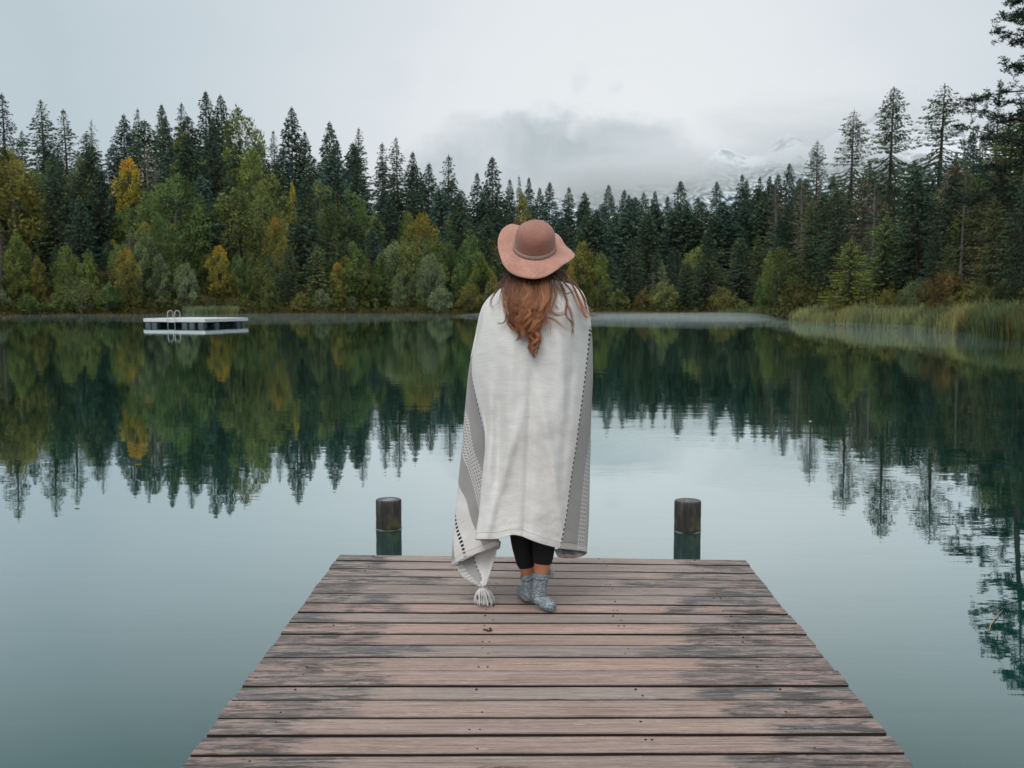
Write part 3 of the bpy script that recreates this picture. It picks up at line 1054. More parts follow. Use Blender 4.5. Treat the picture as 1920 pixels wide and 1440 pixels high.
def plant(key, px, py_top, Y, tint, label=None, wide=1.0, min_h=1.2):
    wide = wide * (1.12 if key[0] in 'ST' else 1.0)
    """a tree whose base stands on the ground at depth Y and image column px, and whose tip is at py_top"""
    kind, tm, cm, H0 = PROTO[key]
    if FILL:
        for cx, cw, cY, ct in CLEAR:
            if abs(px - cx) < cw and Y < cY: py_top = max(py_top, ct)
    x = (px - 960) / 1920 * Y
    g = ground_h(x, Y) - .05
    top = P(px, py_top, Y).z
    h = max(min_h, top - g)
    idx = len(TREES)
    rec = dict(kind=kind, px=px, top=py_top, Y=Y, h=h, tint=TINT[tint], label=label, row=srow(px, Y), idx=idx, root=None)
    TREES.append(rec)
    rot = (RND.gauss(0, .016), RND.gauss(0, .016), RND.uniform(0, 6.28))
    j = RND.uniform(.85, 1.18)
    if idx in SKIP: return rec
    s = h / H0
    root = empty(kind, (x, Y, g))
    root.rotation_euler = rot
    w = s * wide
    root.scale = (w, w, s)
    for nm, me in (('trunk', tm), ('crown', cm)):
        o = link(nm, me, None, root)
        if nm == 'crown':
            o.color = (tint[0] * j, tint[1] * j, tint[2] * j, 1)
    root['category'] = 'shrub' if kind == 'shrub' else 'tree'
    rec['root'] = root
    return rec


SKY = [(-80, 240), (20, 250), (97, 250), (140, 262), (185, 250), (245, 232), (270, 235), (318, 225), (345, 228), (395, 215), (428, 220), (475, 232), (520, 258), (553, 255), (620, 270), (668, 280), (715, 300), (748, 305), (808, 335), (840, 340), (893, 355), (927, 350), (992, 368), (1068, 385), (1143, 390), (1205, 392), (1272, 385), (1340, 378), (1412, 365), (1478, 350), (1525, 340), (1585, 330), (1658, 320), (1747, 310), (1805, 285), (1855, 270), (2000, 240)]


def sky_line(px):
    return float(np.interp(px, [a for a, _ in SKY], [b for _, b in SKY]))


# --- trees that stand out in the photograph -------------------------------------------------
HERO = [
    # key, px, top, Y, tint, wide, label
    ('T0', 20, 174, 150, DARK, 1.0, 'tall ragged spruce on the skyline at the far left edge'),
    ('T1', 97, 189, 140, DARK2, 1.0, 'tall shaggy dark spruce with dead twigs, second along the left skyline'),
    ('T2', 141, 206, 142, DARK2, .9, 'slim mossy spruce right beside the shaggy left skyline spruce'),
    ('D0', 185, 226, 155, DARK2, .8, 'nearly bare thin tree on the skyline right of the slim mossy spruce'),
    ('S1', 245, 214, 168, DARK, .8, None), ('T2', 270, 204, 178, DARK, .7, None),
    ('S0', 318, 195, 172, DARK, .7, None), ('T0', 346, 193, 174, DARK, .75, None),
    ('S0', 396, 171, 172, DARK, .75, 'tallest of the skyline spruces above the swimming raft'),
    ('S4', 429, 178, 170, DARK, .75, 'pointed dark spruce right beside the tallest spruce above the raft'),
    ('B5', 462, 214, 168, OLIVE, .6, 'round olive broadleaf crown standing on the skyline right of two tall spruces'),
    ('S4', 553, 201, 170, DARK, .8, 'lone tall pointed spruce on the skyline between raft and left post'),
    ('T2', 525, 246, 172, DARK, .7, None), ('S2', 580, 246, 174, DARK, .7, None),
    ('S1', 620, 227, 168, DARK, .65, None), ('T1', 668, 241, 168, DARK, .75, None), ('S0', 642, 262, 172, DARK, .7, None),
    ('T0', 716, 268, 166, DARK, .75, None), ('T1', 747, 258, 162, DARK, .8, None), ('S2', 772, 284, 162, DARK, .8, None),
    ('S4', 808, 305, 158, DARK, .8, None), ('T0', 842, 291, 154, DARK, .9, 'tall dark spruce on the skyline right above the orange topped tree'),
    ('S2', 893, 324, 156, DARK, .8, None), ('S0', 927, 294, 150, DARK, .8, 'tall dark spruce on the skyline just left above the hat'),
    ('T2', 974, 330, 165, DARK, .5, None), ('S2', 993, 333, 160, DARK, .7, None), ('S2', 955, 336, 165, DARK, .7, None),
    ('S0', 1027, 342, 158, DARK, .8, None), ('S4', 1012, 352, 165, DARK, .7, None), ('S2', 1068, 350, 158, DARK, .8, None), ('S1', 1090, 360, 160, DARK, .8, None),
    ('S4', 1143, 346, 158, BLUE, .7, None), ('S0', 1165, 356, 160, DARK, .7, None), ('S2', 1182, 364, 160, DARK, .7, None), ('S1', 1205, 360, 158, BLUE, .7, None), ('S4', 1226, 358, 160, DARK, .7, None),
    ('S0', 1272, 339, 150, DARK, .8, 'taller dark spruce on the skyline above the right mooring post'), ('S2', 1250, 368, 160, DARK, .8, None), ('S1', 1302, 370, 158, BLUE, .8, None),
    ('S0', 1340, 340, 150, BLUE, .75, None), ('S2', 1381, 327, 146, DARK, .75, None), ('S4', 1400, 336, 150, DARK, .7, None), ('S2', 1413, 331, 148, DARK, .7, None),
    ('S0', 1436, 330, 145, DARK, .6, None), ('S1', 1452, 326, 144, DARK, .7, None), ('S3', 1472, 306, 138, DARK, .55, None),
    ('V1', 1526, 264, 112, DARK2, .85, 'thin see through spruce tip, first of the tall ones right of the mountain'),
    ('V1', 1586, 209, 104, DARK2, 1.0, 'open branched spruce with flat level boughs in front of the snowy ridge'),
    ('V0', 1658, 166, 94, DARK2, 1.0, 'tallest drooping spruce with hanging dark boughs right of the snowy ridge'),
    ('V1', 1747, 160, 90, DARK2, 1.15, 'ragged open tall spruce spire standing next to the right edge pine'),
    ('T2', 1855, 189, 100, DARK, .9, 'slim spruce tip rising between the ragged spruce and the right edge pine'),
    ('S1', 1808, 252, 120, BLUE, .8, None), ('S0', 1832, 258, 118, BLUE, .8, None), ('S2', 1778, 285, 118, DARK, .8, None), ('S0', 1700, 300, 115, DARK2, .9, None), ('S1', 1620, 300, 118, DARK2, .9, None), ('S0', 1555, 330, 118, MOSS, .8, None),
    # leafy trees with a colour of their own
    ('B3', 40, 288, 119, OCHRE, 1.0, 'big ochre leafy tree at the far left edge above the water'),
    ('B1', -40, 300, 118, OLIVE, 1.0, None),
    ('BY', 250, 300, 146, GOLD, .75, 'golden leafy tree high on the left slope between dark spruces'),
    ('B2', 355, 262, 150, OLIVE, .8, None), ('B0', 430, 288, 150, LIME, .9, None), ('B3', 470, 285, 146, LIME, .8, None), ('B1', 400, 300, 144, OLIVE, .9, None),
    ('B5', 455, 362, 128, OLIVE, .95, 'largest rounded olive tree mid slope right above the raft'), ('B1', 498, 370, 126, OLIVE, .9, None),
    ('B0', 245, 388, 130, LIME, .9, None), ('B4', 300, 412, 124, OLIVE, 1.0, None), ('B3', 352, 408, 126, OLIVE, 1.0, None),
    ('BY', 412, 462, 116, GOLD, .85, 'bright golden tree near the water just right above the raft'), ('B4', 440, 505, 116, YELLOW, .6, None),
    ('B4', 553, 345, 145, YELLOW, .35, 'narrow bright yellow tree wedged between dark spruces mid slope'),
    ('BT', 792, 409, 122, OLIVE, 1.0, 'olive tree with an orange turned top above the left mooring post'),
    ('B2', 705, 494, 116, GREEN, .95, 'fresh green cone shaped small tree at the water left of the orange topped tree'),
    ('B0', 668, 458, 122, GREEN, .95, 'rounded fresh green tree just behind the small cone shaped tree'),
    ('B3', 740, 455, 121, SAGE, .9, None), ('B1', 805, 480, 117, SAGE, .9, None), ('B3', 876, 445, 119, GREEN, .8, None), ('B0', 900, 480, 118, LIME, .8, None),
    ('B0', 1092, 458, 119, OCHRE, .8, 'yellow green leafy tree at the water right beside the woman'), ('B3', 1120, 478, 119, LIME, .8, None), ('BY', 1068, 500, 118, OCHRE, .8, None),
    ('B4', 985, 366, 150, OCHRE, .5, None),
    ('N1', 1240, 490, 116, SAGE, .8, 'pale young conifer at the water below the skyline left of the right post'),
    ('N1', 1303, 488, 116, LIME, .8, 'light green young conifer at the water above the right mooring post'),
    ('S3', 1380, 450, 114, MOSS, .9, None), ('B2', 1462, 494, 110, SAGE, .9, 'sage green small leafy tree at the water left of the reed bank'),
    # right bank
    ('N1', 1592, 448, 68, LIME, 1.75, 'yellow green young pine on the reed bank, left one of the pair'),
    ('N0', 1650, 403, 70, GREEN, 1.5, 'green young pine on the reed bank, taller right one of the pair'),
    ('S3', 112, 330, 118, DARK2, 1.0, 'broad dark spruce reaching down to the water at far left'), ('S1', 160, 372, 117, DARK, .9, None), ('S1', 197, 318, 128, DARK, .95, 'dark spruce left of the lime green slope trees, standing alone'),
    ('S3', 577, 333, 128, DARK, .95, 'dark broad spruce mid slope right of the narrow yellow tree'), ('S1', 274, 446, 118, DARK, .8, 'small very dark spruce among pale leafy trees left of the raft ladder'), ('S0', 640, 330, 136, DARK, 1.0, None), ('S4', 860, 360, 130, DARK, 1.0, None), ('S1', 915, 400, 126, DARK2, 1.0, None),
    ('D0', 286, 268, 146, GREY, .8, None), ('D1', 302, 300, 140, GREY, .8, None), ('D1', 350, 488, 115, GREY, .7, None), ('D0', 62, 528, 112, SAGE, .9, None),
    ('N1', 1792, 392, 63, LIME, 1.2, 'lime lit conifer on the right bank between dead spruce and dark mass'),
    ('D0', 1452, 350, 118, GREY, 1.0, None), ('D1', 1500, 335, 108, GREY, 1.1, 'bare grey spruce below the thin skyline spruce tip'), ('D0', 1530, 350, 104, GREY, 1.0, None), ('D1', 1725, 330, 84, GREY, 1.2, 'dead grey spruce with hanging twigs behind the young pines'), ('D0', 1760, 340, 82, GREY, 1.1, None),
    ('N0', 1795, 300, 74, MOSS, .9, 'broad moss green spruce on the right bank beside the dead one'),
    ('N1', 1862, 268, 68, MOSS, 1.0, None), ('N0', 1905, 190, 66, MOSS, 1.1, 'dark heavy boughed spruce at the right edge behind the reeds'), ('N1', 1975, 150, 62, DARK2, 1.0, None),
    ('N0', 1838, 390, 64, MOSS, 1.1, None), ('N0', 1880, 215, 72, OLIVE, 1.25, None), ('N1', 1815, 330, 68, MOSS, 1.2, None), ('N0', 1945, 240, 60, MOSS, 1.2, None), ('N1', 1760, 345, 80, MOSS, 1.2, None), ('N1', 1765, 430, 72, GREEN, .9, None), ('N0', 1925, 330, 58, DARK2, .9, None), ('N1', 1700, 400, 84, MOSS, 1.0, None),
    ('N0', 1900, 205, 60, MOSS, 1.2, None), ('N1', 1940, 262, 53, DARK2, 1.3, None), ('N0', 1872, 330, 61, DARK2, 1.2, None), ('N1', 1720, 330, 88, MOSS, 1.2, None), ('N0', 1640, 330, 96, DARK2, 1.1, None), ('N1', 1575, 345, 98, MOSS, 1.1, None), ('N1', 1515, 372, 100, MOSS, 1.0, None),
    ('P0', 1932, -92, 56, DARK, 1.15, 'tall pine cut off by the right picture edge and its top'),
    ('HN', 1772, 512, 56, RUST, .9, 'rusty orange bush above the reeds on the right bank'), ('HN', 1712, 527, 60, SAGE, .9, 'grey green bush between young pines and rusty bush'),
    ('HN', 1830, 535, 53, OLIVE, .9, None), ('HN', 1885, 530, 52, OLIVE, 1.0, None), ('HN', 1560, 560, 68, OCHRE, .8, None), ('HN', 1500, 565, 80, RUST, .6, None), ('HN', 1925, 500, 50, DARK2, 1.1, None), ('HN', 1665, 545, 64, OCHRE, .8, None),
]
for k, px, top, Y, tint, wide, lab in HERO:
    plant(k, px, top, Y, tint, lab, wide)

# --- the rest of the forest, row by row --------------------------------------------------------
def fill_rows():
    rows = [(1.8, 0, 3.1), (5.5, 0, 3.9), (10, 0, 4.1), (16, 0, 4.4), (23, 0, 4.6), (31, 0, 4.8), (40, 0, 4.8), (50, 0, 5.0), (62, 0, 5.6)]
    for ri, (o, n, dxm) in enumerate(rows):
        px = -90 + RND.uniform(0, 40)
        while px < 1560:
            az = math.degrees(math.atan((px - 960) / 1920))
            rr = shore(az) + o + RND.uniform(-1.5, 1.5) * (1 + ri * .25)
            Y = rr * math.cos(rad(az))
            if 1440 < px and ri < 2:
                px += 60; continue
            left = px < 880
            sl = sky_line(px)
            u = RND.random()
            if ri == 0:
                top = RND.uniform(490, 560)
                if u < .62:
                    k, tint = RND.choice(['H0', 'H1', 'H2']), RND.choice([SAGE, OLIVE, GREEN, OCHRE, RUST, SAGE, MOSS])
                    top = RND.uniform(528, 572)
                elif u < .85 or left:
                    k, tint = RND.choice(['B0', 'B2', 'B4', 'B1']), RND.choice([SAGE, OLIVE, GREEN, SAGE, OCHRE])
                else:
                    k, tint = RND.choice(['S1', 'S3']), RND.choice([MOSS, DARK2])
            elif ri == 1:
                top = RND.uniform(430, 535)
                if u < (.50 if left else .30):
                    k, tint = RND.choice(['B0', 'B1', 'B2', 'B3', 'B4']), RND.choice([SAGE, OLIVE, GREEN, OLIVE, OCHRE, MOSS])
                else:
                    k, tint = RND.choice(['S0', 'S1', 'S3', 'D0']), RND.choice([DARK, DARK2, MOSS])
                    top -= 20
            elif ri in (2, 3):
                lo = sl + (150 if ri == 2 else 105)
                top = RND.uniform(min(lo, 455), min(lo + 90, 490))
                if u < (.36 if left else .12):
                    k, tint = RND.choice(['B0', 'B1', 'B2', 'B3', 'B5']), RND.choice([OLIVE, OLIVE, GREEN, LIME, MOSS, OCHRE])
                else:
                    k, tint = RND.choice(['S0', 'S1', 'S2', 'S3', 'S4', 'D1', 'Q0', 'Q1']), RND.choice([DARK, DARK2, DARK, BLUE, MOSS])
            else:
                lo = sl + (52, 26, 6, -8, -12)[ri - 4]
                top = RND.uniform(lo, lo + (70, 55, 48, 40, 38)[ri - 4])
                if u < (.28 if left else .05) and ri < 6:
                    k, tint = RND.choice(['B0', 'B1', 'B3', 'B5']), RND.choice([OLIVE, GREEN, LIME, MOSS, OLIVE])
                    top += 15
                else:
                    k, tint = RND.choice(['S0', 'S1', 'S2', 'S3', 'S4', 'Q0', 'Q1', 'Q2', 'S3']), RND.choice([DARK, DARK, BLUE, DARK2])
            if k[0] == 'D': tint = RND.choice([GREY, MOSS])
            plant(k, px, top, Y, tint, None, RND.uniform(.9, 1.25) * (.82 if k[0] == 'B' else 1))
            px += dxm / Y * 1920 * RND.uniform(.65, 1.25)
    # small leafy trees tucked between the conifers of the left slope
    for i in range(64):
        px = -60 + 1000 * ((i * .618) % 1.0) + RND.uniform(-20, 20)
        az = math.degrees(math.atan((px - 960) / 1920))
        o = RND.choice((4, 8, 13, 19, 25, 31))
        Y = (shore(az) + o + RND.uniform(-2, 2)) * math.cos(rad(az))
        base = P(px, 560, Y)
        top = 548 - o * (6.3 if px < 560 else 4.6 - (px - 560) * .006) - RND.uniform(25, 62)
        plant(RND.choice(['B0', 'B2', 'B4', 'BY', 'B1']), px, max(top, sky_line(px) + 45), Y, RND.choice([LIME, OLIVE, OCHRE, SAGE, LIME, OCHRE, GREEN]), None, RND.uniform(.62, .9))
    # more conifers closing the valley floor in the middle
    for o in (34, 45, 57):
        px = 860
        while px < 1540:
            az = math.degrees(math.atan((px - 960) / 1920))
            Y = (shore(az) + o + RND.uniform(-3, 3)) * math.cos(rad(az))
            plant(RND.choice(['S0', 'S1', 'S3', 'S4', 'Q0', 'Q1']), px, sky_line(px) + RND.uniform(5, 80), Y, RND.choice([DARK, DARK2, BLUE, DARK, MOSS]), None, RND.uniform(1.0, 1.3))
            px += RND.uniform(42, 84)
    for i in range(22):
        px = 1085 + 430 * (i + RND.uniform(.1, .9)) / 22
        plant(RND.choice(['S0', 'S1', 'S4', 'S3']), px, sky_line(px) + RND.uniform(-22, 26), RND.uniform(136, 150), RND.choice([DARK, DARK2, BLUE]), None, RND.uniform(1.15, 1.45))
    # right bank behind the hero trees
    for o, n in ((9, 9), (15, 10), (23, 10), (33, 9)):
        for i in range(n):
            px = 1540 + (2040 - 1540) * (i + RND.uniform(.1, .9)) / n
            az = math.degrees(math.atan((px - 960) / 1920))
            rr = shore(az) + o + RND.uniform(-2, 2)
            Y = rr * math.cos(rad(az))
            top = sky_line(px) + (RND.uniform(-5, 60) if o > 10 else RND.uniform(70, 190))
            plant(RND.choice(['N1', 'S1', 'S3', 'N0', 'D1', 'Q0']), px, top, Y, RND.choice([DARK, MOSS, MOSS, DARK2, GREY]), None, RND.uniform(.85, 1.15))


FILL = True
fill_rows()


def side_forest():
    # the wood goes on along both shores beyond the frame: one mass
    r = random.Random(4)
    parts = []
    for sd in (900, 901, 902):
        tr, lv = spruce(sd, 20, 6.2, .04, .95, .35, .35, .8, 2.0, pw=.88, cap=3.8)
        me = lv.mesh('tmp', np.random.default_rng(sd), M['needles'])
        n = len(me.vertices)
        co = np.empty(n * 3, dtype=np.float32); me.vertices.foreach_get('co', co)
        tn = np.empty(n // 4, dtype=np.float32); me.attributes['tone'].data.foreach_get('value', tn)
        parts.append((co.reshape(-1, 3), tn))
        bpy.data.meshes.remove(me)
    V, T = [], []
    for i in range(190):
        az = r.uniform(31, 62) if i % 2 else r.uniform(-62, -30)
        d = shore(az) + 3 + 50 * r.random() ** 1.3
        x, y = d * math.sin(rad(az)), d * math.cos(rad(az))
        co, tn = parts[i % 3]
        h = r.uniform(.6, 1.0) * (1.0 if az < 0 else .9)
        a = r.uniform(0, 6.28)
        c, s_ = math.cos(a), math.sin(a)
        q = co * h
        V.append(np.stack([q[:, 0] * c - q[:, 1] * s_ + x, q[:, 0] * s_ + q[:, 1] * c + y, q[:, 2] + ground_h(x, y)], 1))
        T.append(np.clip(tn + r.gauss(0, .1), 0, 1))
    V = np.concatenate(V).astype(np.float32); T = np.concatenate(T).astype(np.float32)
    n = len(V) // 4
    me = bpy.data.meshes.new('forest')
    me.vertices.add(n * 4); me.loops.add(n * 4); me.polygons.add(n)
    me.vertices.foreach_set('co', V.reshape(-1))
    me.loops.foreach_set('vertex_index', np.arange(n * 4, dtype=np.int32))
    me.polygons.foreach_set('loop_start', np.arange(0, n * 4, 4, dtype=np.int32))
    me.polygons.foreach_set('loop_total', np.full(n, 4, dtype=np.int32))
    at = me.attributes.new('tone', 'FLOAT', 'FACE'); at.data.foreach_set('value', T)
    me.update(calc_edges=True)
    o = link('forest', me, M['needles'])
    o.color = (*DARK2, 1)
    tag(o, 'dark spruce forest going on along the shores beyond the picture', 'forest', kind='stuff')


side_forest()

# ------------------------------------------------------------------ reeds and shore grass
def blades(name, n, spot, hgt, tints, label, cat, mt, width=.03):
    r = random.Random(hash(name) % 1000 + 5 if False else len(name) * 13)
    lv_v, tone, turn = [], [], []
    for i in range(n):
        x, y = spot(r)
        z = max(-.05, ground_h(x, y))
        h = hgt(x, y, r)
        a = r.uniform(0, 6.28)
        ln = r.uniform(.08, .4) * h
        dx, dy = math.cos(a) * ln, math.sin(a) * ln
        b = r.uniform(0, 6.28)
        w = width * r.uniform(.6, 1.4)
        sx, sy = math.cos(b) * w / 2, math.sin(b) * w / 2
        lv_v.append([(x - sx, y - sy, z), (x + sx, y + sy, z), (x + dx * .45 + sx * .8, y + dy * .45 + sy * .8, z + h * .65), (x + dx * .45 - sx * .8, y + dy * .45 - sy * .8, z + h * .65), (x + dx, y + dy, z + h)])
        tn = r.gauss(.5, .2) + .55 * noise.noise(Vector((x * .55, y * .55, 8)))
        tone += [tn] * 2
        tu = max(0, min(1, noise.noise(Vector((x * .35, y * .35, 3))) * 1.6 + r.gauss(.1, .25)))
        turn += [tu] * 2
    vs = [v for q in lv_v for v in q]
    fs = []
    for i in range(n):
        b = i * 5
        fs += [(b, b + 1, b + 2, b + 3), (b + 3, b + 2, b + 4)]
    me = new_mesh(name, vs, fs)
    for nm, arr in (('tone', tone), ('turn', turn)):
        at = me.attributes.new(nm, 'FLOAT', 'FACE')
        at.data.foreach_set('value', np.clip(np.array(arr, dtype=np.float32), 0, 1))
    o = link(name, me, mt)
    o.color = (*tints, 1)
    tag(o, label, cat, kind='stuff')
    return o


def bank_spot(r):
    px = 1478 + (2080 - 1478) * r.random() ** .9
    az = math.degrees(math.atan((px - 960) / 1920))
    d = shore(az) + r.uniform(-.6, 1.0) + 5.5 * r.random() ** 1.4 + .5 * noise.noise(Vector((px * .03, 0, 0)))
    return d * math.sin(rad(az)), d * math.cos(rad(az))


blades('reeds', 15000, bank_spot, lambda x, y, r: r.uniform(.32, 1.02) * (1.0 + .5 * noise.noise(Vector((x * .45, y * .45, 1)))) * min(1, .35 + max(0, 960 + 1920 * x / y - 1475) / 130), (.22, .235, .135), 'bank of pale green and tan reeds along the right shore', 'reeds', M['reed'], .034)


def patch_spot(px0, px1, off, dep):
    def f(r):
        px = px0 + (px1 - px0) * r.random()
        az = math.degrees(math.atan((px - 960) / 1920))
        d = shore(az) + off + dep * r.random()
        return d * math.sin(rad(az)), d * math.cos(rad(az))
    return f


blades('reeds', 2600, patch_spot(345, 448, -3.2, 3.0), lambda x, y, r: r.uniform(.6, 1.1), (.16, .20, .13), 'pale green reed clump in the water just behind the swimming raft', 'reeds', M['reed'], .05)
blades('reeds', 1400, patch_spot(1345, 1462, -1.0, 2.5), lambda x, y, r: r.uniform(.4, .8), (.13, .16, .09), 'low reed fringe at the water left of the big reed bank', 'reeds', M['reed'], .05)
blades('grass', 9000, patch_spot(-120, 1450, -.3, 2.2), lambda x, y, r: r.uniform(.15, .55), (.10, .095, .045), 'tawny grass fringe along the far waterline', 'grass', M['reed'], .07)

def undergrowth():
    r = random.Random(77)
    lv = Leaves()
    for _ in range(2600):
        px = r.uniform(-160, 2100)
        az = math.degrees(math.atan((px - 960) / 1920))
        o = .6 + 60 * r.random() ** 1.8
        if px > 1475: o += 5
        d = shore(az) + o
        x, y = d * math.sin(rad(az)), d * math.cos(rad(az))
        g = ground_h(x, y)
        big = r.uniform(.5, 1.5)
        tone = r.gauss(.45, .2)
        for k in range(12):
            h = big * r.random()
            p = (x + r.gauss(0, .55) * big, y + r.gauss(0, .55) * big, g + h * .9)
            l = r.uniform(.25, .6)
            lv.add(p, (r.gauss(0, 1), r.gauss(0, 1), r.uniform(-.1, 1)), l, l * .55, tone + r.gauss(0, .12), 1 if r.random() < .10 else 0)
    o = link('undergrowth', lv.mesh('undergrowth', np.random.default_rng(3), M['leaves']))
    o.color = (.070, .072, .030, 1)
    tag(o, 'low bushy undergrowth between the forest trunks', 'undergrowth', kind='stuff')


undergrowth()

def clump_spot(r):
    px = 1795 + 190 * r.random()
    az = math.degrees(math.atan((px - 960) / 1920))
    d = shore(az) - 1.2 + 4.0 * r.random() ** 1.3
    return d * math.sin(rad(az)), d * math.cos(rad(az))


blades('reeds', 5000, clump_spot, lambda x, y, r: r.uniform(.6, 1.35) * min(1, .5 + max(0, 960 + 1920 * x / y - 1795) / 60), (.10, .135, .08), 'dark green taller reed clump at the right picture edge', 'reeds', M['reed'], .034)

# a bent reed stem afloat on the right
st = Geo()
q = [on_plane(1855, 1183, .004), on_plane(1857, 1172, .012), on_plane(1864, 1160, .01), on_plane(1880, 1144, .006)]
st.tube(q, [.002, .003, .0035, .002], 6)
o = obj('reed_stem', st.tup(), simple_mat('dry_stem', (.36, .29, .15), .7, .2, 20), smooth=True)
tag(o, 'bent straw coloured reed stem floating on the water at right', 'reed stem')

for px, py, lab in ((1361, 766, 'tiny pale leaf floating on the lake between the woman and the right bank'), (1520, 790, 'tiny pale leaf floating on the lake before the reflection of the tall spruces')):
    c = on_plane(px, py, .004)
    g = Geo()
    g.add([(c.x - .028, c.y, .003), (c.x - .005, c.y - .014, .006), (c.x + .026, c.y + .006, .004), (c.x, c.y + .016, .010)], [(0, 1, 2, 3)])
    tag(obj('floating_leaf', g.tup(), M['white_paint']), lab, 'leaf', 'pale leaves floating on the lake')

# ------------------------------------------------------------------ the woman
YB = 4.52


def skin_mesh(name, joints, edges, mt, parent, sub=2, root_i=0):
    me = bpy.data.meshes.new(name)
    me.from_pydata([tuple(j[0]) for j in joints], edges, [])
    o = bpy.data.objects.new(name, me)
    COL.objects.link(o)
    m1 = o.modifiers.new('skin', 'SKIN')
    m1.branch_smoothing = .6
    m2 = o.modifiers.new('sub', 'SUBSURF')
    m2.levels = m2.render_levels = sub
    for i, j in enumerate(joints):
        sv = me.skin_vertices[0].data[i]
        r = j[1]
        sv.radius = r if isinstance(r, (tuple, list)) else (r, r)
        sv.use_root = (i == root_i)
    bpy.context.view_layer.update()
    dg = bpy.context.evaluated_depsgraph_get()
    nm = bpy.data.meshes.new_from_object(o.evaluated_get(dg), depsgraph=dg)
    o.modifiers.clear()
    o.data = nm
    bpy.data.meshes.remove(me)
    nm.name = name
    nm.polygons.foreach_set('use_smooth', [True] * len(nm.polygons))
    nm.materials.clear()
    nm.materials.append(mt)
    if parent is not None: o.parent = parent
    return o


